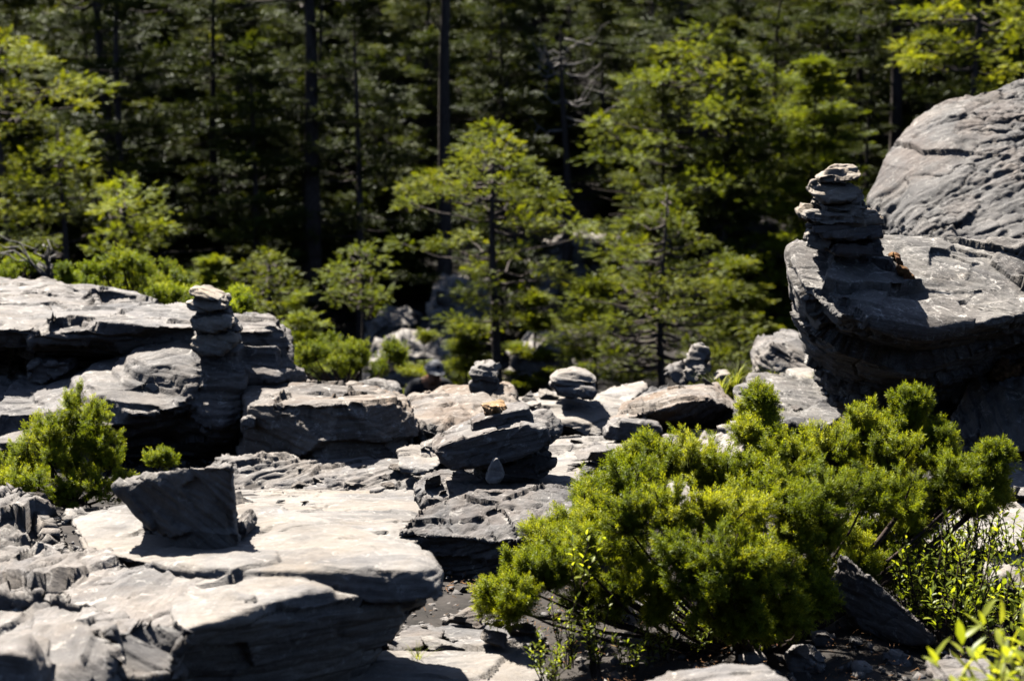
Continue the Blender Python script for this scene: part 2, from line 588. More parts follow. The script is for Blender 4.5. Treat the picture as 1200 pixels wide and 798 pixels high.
rock('block_stone', 'squarish shaded grey block leaning against the front of the pale slab boulder', 'stone', [
    Hp((128, 738, 2.9), (158, 720, 2.96), (206, 730, 2.98), (222, 742, 2.96), (198, 795, 2.86), (150, 805, 2.82), (128, 785, 2.84), (170, 740, 3.15), (220, 800, 3.1), (140, 800, 3.1))],
    'slate', 0.004, (0.4, 0, 0.8), amp=(0.015, 0.008, 0.004, 0.003))
rock('corner_stone', 'small grey stone in the lower left corner', 'stone', [
    slab([(-30, 772), (15, 768), (34, 782), (38, 830), (-30, 830)], 2.66, 2.8)], 'slate', 0.004, amp=(0.012, 0.006, 0.003, 0.003))

# ---- left slab outcrop
rock('slab_outcrop', 'long grey outcrop with a smooth sunlit flat top and black gaps under its edge', 'outcrop', [
    # top plate
    Hp((-160, 318, 9.2), (0, 323, 9.0), (42, 331, 8.8), (82, 350, 8.1), (130, 362, 7.7), (220, 370, 7.45), (322, 375, 7.3), (338, 384, 7.1), (318, 386, 6.95),
       (228, 384, 6.92), (160, 390, 6.95), (60, 388, 7.0), (-160, 386, 7.0), (-160, 402, 7.05), (60, 399, 7.1), (165, 402, 7.0), (336, 425, 7.1), (330, 420, 7.6), (-160, 420, 9.0)),
    # body behind the gap
    Hp((-160, 395, 7.75), (150, 395, 7.6), (330, 395, 7.3), (335, 460, 7.2), (335, 560, 7.2), (-160, 540, 7.6), (-160, 420, 9.0), (330, 420, 8.0), (330, 560, 8.0)),
    # lower tongue
    Hp((90, 438, 7.1), (165, 414, 7.2), (200, 398, 7.15), (232, 388, 6.98), (228, 430, 6.78), (228, 466, 6.62), (180, 488, 6.56), (128, 496, 6.54), (60, 505, 6.5),
       (20, 470, 6.85), (100, 545, 7.0), (230, 535, 7.0), (240, 460, 7.3)),
    Hp((-160, 445, 7.15), (20, 452, 7.1), (90, 440, 7.1), (130, 497, 6.54), (60, 515, 6.5), (0, 530, 6.5), (-160, 540, 6.45), (-160, 600, 6.7), (100, 560, 6.7)),
    # fin under the stack of stones
    Hp((226, 388, 6.86), (262, 382, 6.86), (281, 390, 6.9), (286, 440, 6.74), (286, 490, 6.66), (264, 500, 6.58), (232, 486, 6.62), (222, 508, 6.7), (205, 512, 6.74),
       (240, 390, 7.3), (284, 395, 7.3), (288, 560, 7.1), (215, 560, 7.1)),
    # broken right end
    Hp((282, 378, 6.98), (322, 377, 7.0), (337, 385, 7.02), (342, 410, 7.0), (335, 470, 7.0), (284, 452, 6.9), (284, 400, 6.94), (336, 390, 7.5), (340, 470, 7.5)),
    Hp((286, 412, 6.88), (325, 405, 6.92), (350, 425, 6.98), (358, 442, 7.0), (325, 452, 6.82), (286, 455, 6.8), (350, 450, 7.3), (290, 470, 7.2))],
    'slate', 0.0085, (0.12, -0.16, 1), (1, 0.25, 0), amp=(0.016, 0.034, 0.014, 0.005), layer=0.085)
rock('gap_stone', 'dark stone wedged in the black gap under the long grey outcrop', 'stone', [
    slab([(31, 430), (44, 424), (80, 424), (82, 436), (50, 452), (30, 448)], 6.95, 7.2)], 'slate', 0.007, fs=2, amp=(0.012, 0.006, 0.003, 0.003))
rock('pebble', 'small pale pebble resting alone on the side of the long grey outcrop', 'pebble', [
    slab([(166, 454), (172, 449), (183, 449), (187, 455), (180, 460), (169, 460)], 6.7, 6.78)], 'white', 0.004, fs=5, amp=(0.004, 0.001, 0.0, 0.001))
rock('small_stone', 'small squarish stone lying at the right foot of the outcrop fin', 'stone', [
    slab([(283, 492), (292, 488), (298, 492), (298, 503), (285, 505)], 6.45, 6.53)], 'slate', 0.004, fs=5, amp=(0.004, 0.002, 0.001, 0.001))

# ---- centre left
rock('flat_topped_block', 'flat-topped grey block with a brownish sheer face right of the long outcrop', 'boulder', [
    Hp((280, 452, 6.9), (350, 445, 7.3), (440, 455, 7.0), (482, 470, 6.8), (470, 470, 6.5), (398, 470, 6.3), (290, 474, 6.5), (285, 540, 6.6), (380, 552, 6.3),
       (482, 545, 6.4), (490, 500, 6.55), (486, 545, 7.0), (290, 560, 7.0))],
    'brown', 0.0075, (0.05, -0.12, 1), (1, 0.3, 0), amp=(0.016, 0.02, 0.012, 0.005), layer=0.06)
rock('torn_ledge', 'low torn grey ledge with wavy foliation in front of the flat-topped block', 'ledge', [
    Hp((262, 540, 6.3), (300, 535, 6.35), (400, 545, 6.3), (472, 540, 6.3), (504, 556, 6.15), (506, 585, 5.95), (470, 598, 5.9), (380, 602, 5.88), (262, 594, 5.9),
       (262, 640, 5.95), (500, 640, 5.95), (500, 600, 6.2), (262, 600, 6.3))],
    'slate', 0.006, (0.3, -0.55, 0.8), (1, 0.1, 0), amp=(0.022, 0.03, 0.018, 0.006), layer=0.06)
rock('low_slab', 'low smooth pale slab behind the tip of the pale slab boulder', 'slab', [
    Hp((270, 576, 5.98), (440, 574, 6.0), (505, 578, 5.8), (512, 622, 4.72), (480, 640, 4.6), (400, 630, 4.65), (370, 612, 4.85), (380, 680, 4.75), (500, 680, 4.8))],
    'pale', 0.006, (0.05, 0.05, 1), amp=(0.008, 0.01, 0.005, 0.003))
rock('white_stone', 'bright blocky stone with a shaded front, between the flat-topped block and the middle cairn', 'stone', [
    Hp((466, 530, 6.1), (480, 523, 6.2), (505, 524, 6.2), (516, 532, 6.1), (515, 545, 6.0), (500, 556, 5.95), (470, 555, 5.98), (466, 545, 6.0), (500, 545, 6.3))],
    'pale', 0.006, fs=2, amp=(0.01, 0.006, 0.003, 0.002))
rock('white_stone', 'small pale wedge stone left of the dark bed under the middle cairn', 'stone', [
    Hp((487, 565, 5.2), (495, 558, 5.22), (508, 560, 5.22), (505, 575, 5.14), (492, 590, 5.1), (486, 584, 5.12), (500, 595, 5.3))],
    'pale', 0.005, fs=3, amp=(0.006, 0.003, 0.001, 0.001))

# ---- platform and middle cairn
rock('platform_boulder', 'dark angular boulder with a torn sunlit top, in front of the middle cairn', 'boulder', [
    Hp((466, 622, 4.66), (490, 594, 4.76), (560, 574, 4.82), (640, 571, 4.82), (694, 576, 4.8), (698, 606, 4.62), (640, 630, 4.56), (560, 632, 4.58), (500, 626, 4.62),
       (467, 645, 4.68), (500, 700, 4.72), (520, 724, 4.7), (590, 745, 4.66), (702, 740, 4.66), (700, 720, 5.1), (490, 690, 5.1), (560, 590, 5.1), (690, 590, 5.1))],
    'dark', 0.005, (-0.35, -0.5, 0.8), (0.9, 0.4, 0.1), amp=(0.016, 0.014, 0.012, 0.008), layer=0.05, terrace=0.4, facet=0.8)
cg = 'stones of the middle cairn'
rock('bed_stone', 'jagged black stone bed at the lower left foot of the middle cairn', 'stone', [
    Hp((488, 572, 5.05), (505, 556, 5.1), (530, 548, 5.15), (585, 556, 5.1), (580, 580, 4.95), (540, 590, 4.9), (500, 592, 4.9), (520, 600, 5.2), (580, 580, 5.3))],
    'dark', 0.005, fs=2, amp=(0.014, 0.012, 0.005, 0.003), layer=0.04)
rock('bed_stone', 'broad flat dark plate under the middle cairn, reaching right onto the pale flats', 'stone', [
    Hp((520, 562, 5.05), (560, 556, 5.2), (640, 553, 5.2), (690, 566, 5.05), (690, 578, 4.95), (600, 578, 4.92), (530, 578, 4.95), (690, 590, 5.2), (530, 595, 5.2))],
    'slate', 0.006, fs=1.5, amp=(0.008, 0.008, 0.004, 0.002))
rock('cairn_stone', 'lowest flat stone of the middle cairn, behind the upright pale pebble', 'cairn stone', [
    slab([(556, 558), (575, 546), (620, 545), (642, 548), (645, 556), (630, 562), (590, 563), (560, 564)], 5.0, 5.2)],
    'dark', 0.005, fs=2.5, amp=(0.006, 0.005, 0.002, 0.002), group=cg)
rock('cairn_stone', 'lower right plate of the middle cairn, sticking out under the big slab', 'cairn stone', [
    slab([(592, 549), (606, 534), (630, 529), (648, 536), (646, 546), (620, 553), (604, 554)], 5.0, 5.2)],
    'dark', 0.005, (-0.4, -0.2, 1), fs=2.5, amp=(0.006, 0.004, 0.002, 0.002), group=cg)
rock('cairn_stone', 'small rough stone between the big slab and the right plates of the middle cairn', 'cairn stone', [
    slab([(600, 532), (615, 522), (640, 520), (645, 527), (630, 535), (606, 538)], 5.03, 5.16)],
    'slate', 0.005, fs=3, amp=(0.006, 0.004, 0.002, 0.001), group=cg)
rock('cairn_stone', 'biggest slab of the middle cairn, a long dark stone pointed at its left end', 'cairn stone', [
    slab([(509, 526), (524, 516), (560, 507), (610, 498), (640, 505), (646, 514), (628, 530), (600, 540), (560, 548), (530, 550), (520, 543)], 4.94, 5.2, 0.86),
    Hp((606, 506, 5.0), (622, 488, 5.06), (640, 483, 5.1), (650, 490, 5.1), (659, 499, 5.06), (655, 508, 5.03), (640, 520, 4.99), (620, 525, 4.98), (630, 490, 5.2), (650, 505, 5.2), (620, 515, 5.22))],
    'dark', 0.0045, (-0.25, -0.1, 1), (1, 0, 0.25), fs=2, amp=(0.008, 0.006, 0.003, 0.003), group=cg)
rock('cairn_stone', 'blunt dark stone second from the top of the middle cairn, under the orange stone', 'cairn stone', [
    slab([(553, 495), (565, 491), (600, 488), (618, 478), (622, 490), (618, 500), (590, 506), (560, 509), (553, 505)], 5.0, 5.16, 0.85)],
    'dark', 0.004, (-0.2, 0, 1), fs=3, amp=(0.005, 0.005, 0.002, 0.002), group=cg)
rock('cairn_stone', 'orange and tan faceted stone on top of the middle cairn', 'cairn stone', [
    Hp((562, 473, 5.06), (573, 470, 5.1), (589, 467, 5.1), (595, 474, 5.06), (597, 485, 5.04), (589, 491, 5.02), (573, 492, 5.02), (568, 484, 5.03), (580, 476, 4.99), (584, 473, 5.12), (590, 488, 5.1), (574, 488, 5.1))],
    'orange', 0.0025, (0.6, 0.3, 0.6), fs=5, amp=(0.003, 0.002, 0.001, 0.001), smooth=0, group=cg)
rock('pebble', 'upright egg-shaped pale pebble propped under the front of the middle cairn', 'pebble', [
    slab([(578, 538), (583, 537), (588, 548), (590, 558), (585, 566), (575, 568), (570, 562), (573, 550)], 4.9, 4.96, 0.8, 1.08)],
    'white', 0.0035, fs=6, smooth=5, amp=(0.002, 0.0, 0.0, 0.0006), group=cg)

# ---- rocks behind the middle cairn
rock('brown_boulder', 'low brownish boulder carrying the small two-stone cairn left of centre', 'boulder', [
    Hp((480, 462, 7.3), (520, 450, 7.6), (560, 448, 7.6), (598, 452, 7.5), (606, 462, 7.4), (600, 485, 7.0), (550, 480, 7.0), (500, 486, 6.9), (486, 500, 6.7),
       (500, 525, 6.6), (600, 530, 6.7), (600, 500, 7.7), (485, 500, 7.6))],
    'brown', 0.008, (-0.3, -0.3, 1), amp=(0.02, 0.02, 0.012, 0.005))
rock('chipped_stone', 'chipped grey stone behind the flat-topped block, in front of the person', 'stone', [
    Hp((405, 452, 8.0), (440, 446, 8.2), (465, 450, 8.2), (472, 462, 8.0), (468, 478, 7.6), (440, 478, 7.5), (410, 470, 7.6), (470, 490, 8.2), (410, 490, 8.2))],
    'slate', 0.008, amp=(0.02, 0.014, 0.007, 0.004))
g2 = 'stones of the small cairn left of centre'
rock('cairn_stone', 'squarish banded pale upper stone of the small cairn on the brownish boulder', 'cairn stone', [
    slab([(550, 434), (556, 429), (578, 428), (584, 434), (585, 442), (578, 448), (555, 447), (550, 441)], 7.36, 7.52, lean=1.2)], 'pale', 0.006, fs=3, amp=(0.006, 0.006, 0.002, 0.001), group=g2)
rock('cairn_stone', 'darker lower stone of the small cairn on the brownish boulder', 'cairn stone', [
    slab([(551, 448), (560, 445), (584, 446), (585, 456), (575, 460), (553, 459)], 7.38, 7.52)], 'slate', 0.006, fs=3, amp=(0.006, 0.004, 0.002, 0.001), group=g2)
rock('rounded_boulder', 'smooth pale rounded boulder under the plump two-stone cairn right of centre', 'boulder', [
    Hp((592, 470, 7.5), (640, 458, 7.75), (690, 462, 7.8), (730, 470, 7.6), (742, 482, 7.45), (735, 505, 7.3), (690, 512, 7.22), (640, 492, 7.2), (595, 478, 7.3),
       (610, 515, 7.5), (735, 520, 7.7), (640, 520, 7.9))],
    'pale', 0.008, (0.05, -0.1, 1), amp=(0.012, 0.01, 0.005, 0.003))
g3 = 'stones of the plump cairn right of centre'
rock('cairn_stone', 'rounded pale cap stone of the plump cairn right of centre', 'cairn stone', [
    slab([(645, 446), (655, 439), (675, 436), (692, 440), (701, 447), (690, 451), (665, 452), (650, 451)], 7.36, 7.56, 0.8, 1.0, lean=1.4)], 'pale', 0.006, fs=3, amp=(0.006, 0.005, 0.002, 0.001), group=g3)
rock('cairn_stone', 'dark lower stone of the plump cairn right of centre', 'cairn stone', [
    slab([(650, 455), (665, 454), (696, 454), (701, 460), (694, 467), (665, 468), (652, 464)], 7.34, 7.6, 0.95, 1.0, lean=0.3)], 'slate', 0.006, fs=3, amp=(0.006, 0.004, 0.002, 0.001), group=g3)
rock('cairn_stone', 'little pale chip poking out at the left between the stones of the plump cairn', 'cairn stone', [
    slab([(643, 450), (648, 447), (656, 449), (656, 455), (646, 456)], 7.48, 7.56)], 'white', 0.005, fs=5, amp=(0.003, 0.002, 0.001, 0.001), group=g3)
rock('ground_slab', 'wide flat pale slab spread behind and right of the middle cairn', 'slab', [
    Hp((600, 512, 6.95), (700, 512, 7.0), (790, 500, 7.2), (850, 510, 7.0), (880, 540, 6.5), (850, 600, 5.65), (690, 600, 5.5), (640, 580, 5.65), (600, 560, 5.9),
       (600, 600, 6.0), (850, 650, 5.8), (700, 660, 5.6), (700, 560, 7.0))],
    'pale', 0.0075, (0.05, -0.06, 1), (1, 0.4, 0), amp=(0.016, 0.016, 0.012, 0.005), layer=0.04)
rock('leaning_plate', 'thin grey plate leaning on the flats in front of the plump cairn', 'slab', [
    Hp((668, 532, 6.25), (695, 516, 6.5), (735, 525, 6.4), (738, 532, 6.25), (700, 534, 6.15), (672, 538, 6.15), (730, 540, 6.4))],
    'slate', 0.006, amp=(0.006, 0.006, 0.003, 0.002))
rock('leaning_plate', 'pale tilted plate right behind the plump cairn', 'slab', [
    Hp((698, 462, 8.0), (720, 452, 8.3), (752, 447, 8.4), (758, 455, 8.2), (738, 470, 7.8), (724, 480, 7.7), (705, 472, 7.8), (745, 478, 8.2))],
    'pale', 0.008, amp=(0.012, 0.01, 0.006, 0.003))
rock('leaning_plate', 'second pale tilted plate, between the plump cairn and the knobbly stones', 'slab', [
    Hp((738, 470, 7.9), (760, 455, 8.2), (785, 448, 8.3), (790, 455, 8.1), (765, 470, 7.8), (745, 482, 7.7), (780, 475, 8.2))],
    'slate', 0.008, amp=(0.012, 0.01, 0.006, 0.003))
rock('long_boulder', 'long low boulder with a dark overhanging front, behind the oval stone', 'boulder', [
    Hp((712, 490, 7.05), (745, 470, 7.4), (790, 456, 7.7), (840, 450, 7.8), (862, 470, 7.5), (866, 480, 7.3), (830, 466, 7.15), (800, 468, 7.05), (770, 480, 6.95), (735, 490, 6.9),
       (712, 497, 6.95), (780, 505, 7.2), (855, 500, 7.3), (850, 490, 7.8))],
    'brown', 0.0075, (-0.25, -0.2, 1), amp=(0.018, 0.016, 0.01, 0.005))
rock('oval_stone', 'oval pale-edged stone lying before the dark front of the long low boulder', 'stone', [
    slab([(710, 506), (720, 498), (750, 496), (772, 499), (776, 507), (762, 514), (730, 517), (712, 514)], 6.75, 6.95)], 'slate', 0.006, fs=2, amp=(0.008, 0.006, 0.003, 0.002))
rock('shard_stone', 'small dark shard on the flats below the oval stone', 'stone', [
    Hp((765, 528, 6.3), (778, 510, 6.5), (795, 508, 6.55), (800, 520, 6.35), (785, 532, 6.2), (790, 530, 6.45))], 'slate', 0.006, fs=2, amp=(0.008, 0.006, 0.003, 0.002))
rock('shard_stone', 'sharp pale shard slab pointing up toward the dark overhang, above the bush', 'slab', [
    Hp((815, 528, 6.4), (845, 502, 6.7), (870, 486, 6.9), (880, 500, 6.7), (872, 530, 6.2), (840, 545, 6.1), (870, 545, 6.5))], 'pale', 0.007, (0.5, -0.3, 0.8), amp=(0.012, 0.012, 0.006, 0.003))
rock('knobbly_stone', 'knobbly light stone standing upright on the crest of the rocks', 'stone', [
    Hp((804, 415, 8.4), (812, 405, 8.45), (824, 404, 8.45), (830, 418, 8.4), (829, 440, 8.35), (820, 448, 8.3), (806, 446, 8.3), (803, 430, 8.35), (815, 410, 8.6), (826, 440, 8.6), (806, 440, 8.6))],
    'pale', 0.007, fs=2, amp=(0.018, 0.014, 0.006, 0.003))
rock('knobbly_stone', 'tilted grey stone leaning against the left of the upright knobbly stone', 'stone', [
    Hp((777, 430, 8.35), (790, 422, 8.4), (806, 420, 8.4), (808, 440, 8.35), (800, 452, 8.3), (790, 450, 8.3), (782, 440, 8.3), (800, 440, 8.6), (788, 430, 8.55))],
    'slate', 0.007, (0.7, -0.2, 0.5), fs=2, amp=(0.014, 0.012, 0.006, 0.003))
rock('white_stone', 'tiny pale stone right of the upright knobbly stone', 'stone', [
    slab([(838, 446), (844, 440), (856, 439), (858, 446), (850, 449)], 8.3, 8.42)], 'pale', 0.006, fs=3, amp=(0.006, 0.004, 0.002, 0.001))
rock('square_boulder', 'squarish boulder with a dark left face just left of the big overhanging boulder', 'boulder', [
    Hp((880, 405, 8.6), (890, 390, 8.8), (920, 384, 8.9), (950, 388, 8.8), (960, 410, 8.6), (962, 440, 8.4), (920, 442, 8.3), (884, 435, 8.35), (880, 420, 8.45), (905, 400, 8.4), (955, 440, 9.0), (890, 440, 9.0))],
    'slate', 0.008, (0.4, -0.3, 0.8), amp=(0.025, 0.02, 0.012, 0.005))
rock('rough_slab', 'rough tilted grey slab above the bush, left of the dark overhang', 'slab', [
    Hp((860, 455, 7.2), (880, 440, 7.6), (925, 440, 7.7), (965, 445, 7.6), (992, 465, 7.2), (985, 490, 6.8), (960, 505, 6.6), (900, 500, 6.6), (868, 485, 6.8), (862, 470, 7.0),
       (870, 530, 6.9), (980, 530, 6.9), (970, 500, 7.6))],
    'lichen', 0.007, (0.3, -0.35, 0.9), amp=(0.02, 0.016, 0.012, 0.006))
rock('white_stone', 'thin pale plate lying on the crest between the square boulder and the rough tilted slab', 'slab', [
    Hp((900, 440, 8.0), (930, 432, 8.2), (958, 428, 8.3), (965, 440, 8.1), (950, 450, 7.9), (915, 452, 7.8), (950, 455, 8.1))], 'pale', 0.007, amp=(0.01, 0.01, 0.005, 0.003))

# ---- right side
rock('overhang_boulder', 'big grey overhanging boulder with a black undercut, carrying the tallest cairn', 'boulder', [
    Hp((926, 292, 5.62), (940, 286, 5.68), (1045, 284, 5.75), (1130, 280, 5.8), (1260, 290, 5.8), (1260, 340, 5.55), (1195, 368, 5.38), (1150, 378, 5.32), (1080, 392, 5.28), (1040, 384, 5.28),
       (985, 372, 5.28), (945, 335, 5.42), (930, 310, 5.55), (938, 360, 5.55), (948, 420, 5.8), (975, 470, 6.1), (1010, 490, 6.25), (1100, 470, 6.1), (1170, 420, 5.8), (1260, 390, 5.7),
       (1000, 440, 6.3), (1260, 430, 6.4), (940, 300, 6.3), (1260, 310, 6.4)),
    Hp((950, 400, 5.75), (990, 400, 5.55), (1100, 405, 5.5), (1180, 395, 5.6), (1150, 460, 5.95), (1090, 520, 6.2), (1020, 510, 6.15), (970, 460, 5.95), (1000, 470, 6.2), (1140, 480, 6.3))],
    'lichen', 0.0055, (0.1, -0.55, 1), (0.9, -0.4, 0.2), amp=(0.022, 0.02, 0.008, 0.006), layer=0.07, fine=(14, 14, 30))
rock('dome_boulder', 'huge ridged dome-shaped boulder rising behind the overhanging boulder at the right edge', 'boulder', [
    Hp((1016, 228, 8.35), (1035, 185, 8.5), (1075, 140, 8.65), (1110, 120, 8.7), (1150, 108, 8.75), (1200, 94, 8.8), (1330, 70, 8.85), (1330, 260, 7.7), (1200, 290, 7.6), (1100, 282, 7.75), (1030, 274, 8.1),
       (1062, 200, 8.28), (1120, 170, 8.3), (1200, 155, 8.3), (1018, 330, 8.4), (1200, 420, 7.6), (1330, 420, 7.6), (1330, 300, 10.3), (1060, 300, 10.0))],
    'ridged', 0.0085, (-0.45, -0.62, 0.64), (0.82, 0.0, 0.58), amp=(0.04, 0.0, 0.026, 0.026), layer=0.2, fine=(1.2, 12, 16), facet=0.3, terrace=0.1, groove=(1.0, 9, 12))
rock('prop_boulder', 'dark boulder with rusty moss under the right end of the overhanging boulder', 'boulder', [
    Hp((1118, 480, 5.75), (1150, 430, 5.8), (1180, 405, 5.85), (1260, 400, 5.8), (1260, 520, 5.4), (1190, 530, 5.4), (1130, 530, 5.55), (1112, 510, 5.65), (1260, 540, 6.2), (1130, 540, 6.2))],
    'dark', 0.006, (0.4, -0.4, 0.8), amp=(0.03, 0.024, 0.012, 0.006), facet=0.7)
rock('right_slab', 'layered grey slab at the right edge, level with the tip of the juniper', 'slab', [
    Hp((1100, 545, 5.3), (1130, 538, 5.4), (1260, 540, 5.4), (1260, 575, 5.0), (1190, 578, 4.95), (1130, 560, 5.1), (1260, 600, 5.2), (1120, 590, 5.3))],
    'slate', 0.006, (0.05, -0.15, 1), amp=(0.01, 0.016, 0.008, 0.004))
rock('right_slab', 'smooth sunlit slab at the right edge, half hidden by the leafy plants', 'slab', [
    Hp((1000, 605, 4.9), (1060, 592, 5.0), (1150, 588, 5.0), (1260, 590, 4.9), (1260, 640, 4.5), (1190, 640, 4.45), (1050, 640, 4.5), (1260, 690, 4.6), (1030, 690, 4.8))],
    'pale', 0.006, (0.05, -0.05, 1), amp=(0.01, 0.012, 0.005, 0.003))
rock('right_slab', 'lower small slab at the right edge beside the leafy plants', 'slab', [
    Hp((1150, 655, 4.3), (1200, 648, 4.35), (1270, 650, 4.3), (1270, 690, 4.0), (1200, 690, 4.0), (1160, 680, 4.05), (1220, 720, 4.3))],
    'pale', 0.006, amp=(0.01, 0.012, 0.005, 0.003))
rock('ridge_stone', 'long sharp-edged dark stone slanting down through the shade under the juniper', 'stone', [
    Hp((982, 646, 4.1), (1004, 660, 4.05), (1044, 696, 3.97), (1092, 738, 3.88), (1098, 746, 3.86), (978, 690, 4.12), (1010, 735, 4.05), (1060, 757, 3.95), (1092, 757, 3.88),
       (990, 655, 4.2), (1050, 706, 4.08), (1098, 750, 3.96), (990, 740, 4.25), (1096, 757, 4.0))],
    'dark', 0.0045, (0.6, 0.3, 0.7), (0.6, -0.3, -0.6), amp=(0.008, 0.01, 0.006, 0.003))
# moss clumps on the boulders
rock('moss_clump', 'strip of brown and yellow dried moss hanging beside the shadow of the tallest cairn', 'moss', [
    slab([(1049, 300), (1055, 300), (1063, 318), (1058, 324), (1052, 314)], 5.52, 5.66), slab([(1054, 314), (1064, 316), (1076, 328), (1070, 334), (1060, 330)], 5.46, 5.6)],
    'moss', 0.0035, fs=6, amp=(0.006, 0.0, 0.0, 0.003))
for (pts, lab) in (([(1160, 440, 5.72), (1175, 425, 5.76), (1200, 418, 5.78), (1205, 426, 5.72), (1185, 436, 5.68), (1165, 446, 5.68)], 'rusty red moss on the dark boulder under the overhang'),):
    rock('moss_clump', lab, 'moss', [Hp(*pts) + [v + Vector((0, 0.08, -0.03)) for v in Hp(*pts)]], 'moss', 0.006, fs=5, amp=(0.012, 0, 0, 0.006))

# tallest cairn, on the overhanging boulder
g5 = 'stones of the tallest cairn'
CAIRN = [
    ('lowest stone of the tallest cairn, a broad dark plate at the right', [(973, 294), (985, 286), (1035, 283), (1041, 292), (1035, 300), (1000, 302), (980, 301)], 5.42, 5.66, 'dark', (0.1, 0, 1)),
    ('lowest left stone of the tallest cairn, small and blunt', [(945, 281), (952, 270), (968, 268), (976, 280), (972, 293), (950, 292)], 5.45, 5.6, 'cairn', (0.3, 0, 1)),
    ('wide dark middle stone of the tallest cairn, sagging to the left', [(952, 268), (975, 262), (1020, 258), (1036, 262), (1036, 278), (1000, 284), (965, 280), (955, 274)], 5.42, 5.66, 'dark', (-0.1, 0, 1)),
    ('pale-edged plate sticking out left in the middle of the tallest cairn', [(942, 252), (950, 244), (985, 246), (1010, 250), (1012, 262), (975, 266), (955, 264), (944, 258)], 5.42, 5.64, 'cairn', (0.12, 0, 1)),
    ('pale-tipped plate sticking out right in the middle of the tallest cairn', [(985, 252), (1010, 246), (1030, 246), (1035, 254), (1036, 263), (1010, 266), (988, 264)], 5.44, 5.66, 'cairn', (-0.2, 0, 1)),
    ('tilted grey plate in the upper half of the tallest cairn', [(956, 236), (985, 240), (1005, 236), (1020, 238), (1018, 248), (990, 253), (965, 246)], 5.44, 5.62, 'cairn', (0.15, 0, 1)),
    ('thick light block in the upper half of the tallest cairn', [(952, 228), (957, 214), (985, 216), (1004, 212), (1010, 222), (1004, 234), (985, 240), (965, 238)], 5.44, 5.6, 'cairn', (0.1, 0, 1)),
    ('small dark chip under the right of the thick light block in the tallest cairn', [(990, 238), (1008, 224), (1016, 222), (1014, 236), (1000, 243)], 5.46, 5.58, 'cairn', (-0.5, 0, 1)),
    ('pale flat stone just under the top flake of the tallest cairn', [(960, 210), (970, 203), (1000, 200), (1011, 202), (1009, 210), (990, 215), (965, 214)], 5.45, 5.6, 'cairn', (-0.1, 0, 1)),
    ('thin rounded flake standing on top of the tallest cairn', [(970, 202), (972, 195), (982, 190), (996, 190), (1005, 196), (1004, 203), (988, 206)], 5.5, 5.54, 'cairn', (0.1, -0.8, 0.4)),
]
for lab, poly, d0, d1, mt, st in CAIRN:
    rock('cairn_stone', lab, 'cairn stone', [slab(slim(poly), d0, d1, 0.85, lean=2.2 if d0 > 5.43 and poly[0][1] < 245 else 0.9)], mt, 0.0042, st, fs=3, amp=(0.006, 0.007, 0.003, 0.002), layer=0.06, group=g5, smooth=1)

# leaning cairn on the fin of the outcrop
g6 = 'stones of the leaning cairn'
LEAN = [
    ('lowest stone of the leaning cairn, a tapered dark wedge', [(226, 397), (245, 398), (274, 390), (280, 402), (262, 417), (240, 418), (227, 409)], 6.72, 6.92, 'cairn', (0.3, 0, 1)),
    ('second stone from the bottom of the leaning cairn', [(230, 387), (250, 390), (270, 381), (277, 390), (258, 398), (228, 398)], 6.76, 6.9, 'dark', (0.2, 0, 1)),
    ('third stone from the bottom of the leaning cairn', [(224, 374), (240, 381), (268, 371), (275, 380), (256, 391), (230, 388)], 6.72, 6.9, 'cairn', (0.35, 0, 1)),
    ('fourth stone from the bottom of the leaning cairn', [(227, 364), (245, 370), (264, 360), (268, 370), (246, 380), (230, 376)], 6.77, 6.88, 'dark', (0.3, 0, 1)),
    ('bright-cornered stone just under the thin top plates of the leaning cairn', [(217, 356), (229, 349), (256, 353), (266, 361), (247, 371), (224, 366)], 6.73, 6.9, 'cairn', (0.2, 0, 1)),
    ('thin pale plate on top of the leaning cairn, tipping down to the right', [(219, 340), (230, 339), (255, 350), (256, 357), (240, 353), (221, 346)], 6.72, 6.9, 'cairn', (0.4, 0, 1)),
    ('small thin flake at the upper right of the leaning cairn', [(246, 345), (264, 350), (268, 355), (254, 357), (247, 353)], 6.76, 6.9, 'cairn', (0.3, 0, 1)),
]
for n_, (lab, poly, d0, d1, mt, st) in enumerate(LEAN):
    poly = [(x + (2.5 if n_ % 2 else -2.5), y) for x, y in poly]
    rock('cairn_stone', lab, 'cairn stone', [slab(slim(poly), d0, d1, 0.85, lean=0.9)], mt, 0.0045, st, fs=3, amp=(0.007, 0.007, 0.003, 0.001), layer=0.06, group=g6, smooth=1)

# ---- bottom edge
rock('bottom_slab', 'flat pale slab at the bottom edge left of the juniper', 'slab', [
    Hp((415, 780, 3.55), (470, 757, 3.8), (560, 752, 3.85), (640, 770, 3.7), (650, 830, 3.3), (400, 830, 3.3), (560, 850, 3.6), (420, 850, 3.6))],
    'pale', 0.0045, (0.1, -0.1, 1), amp=(0.012, 0.012, 0.005, 0.003))
rock('shaded_stone', 'added low stone, coloured dark as the shadow between the platform boulder and the pale slab at the bottom edge', 'stone', [
    Hp((500, 735, 4.0), (540, 722, 4.15), (600, 725, 4.2), (640, 745, 4.0), (620, 760, 3.85), (540, 757, 3.85), (600, 770, 4.1), (520, 765, 4.1))],
    'dark', 0.005, amp=(0.014, 0.01, 0.005, 0.003))  # added stone, its dark colour standing in for shadow on the ground
rock('shaded_stone', 'added low stone, coloured dark as the shadow beside the tip of the pale slab boulder', 'stone', [
    Hp((440, 762, 3.75), (470, 735, 3.95), (500, 728, 4.05), (525, 738, 3.95), (515, 752, 3.8), (470, 765, 3.7), (500, 770, 3.95))],
    'dark', 0.005, amp=(0.014, 0.01, 0.005, 0.003))  # another added stone, coloured dark where shadow should lie
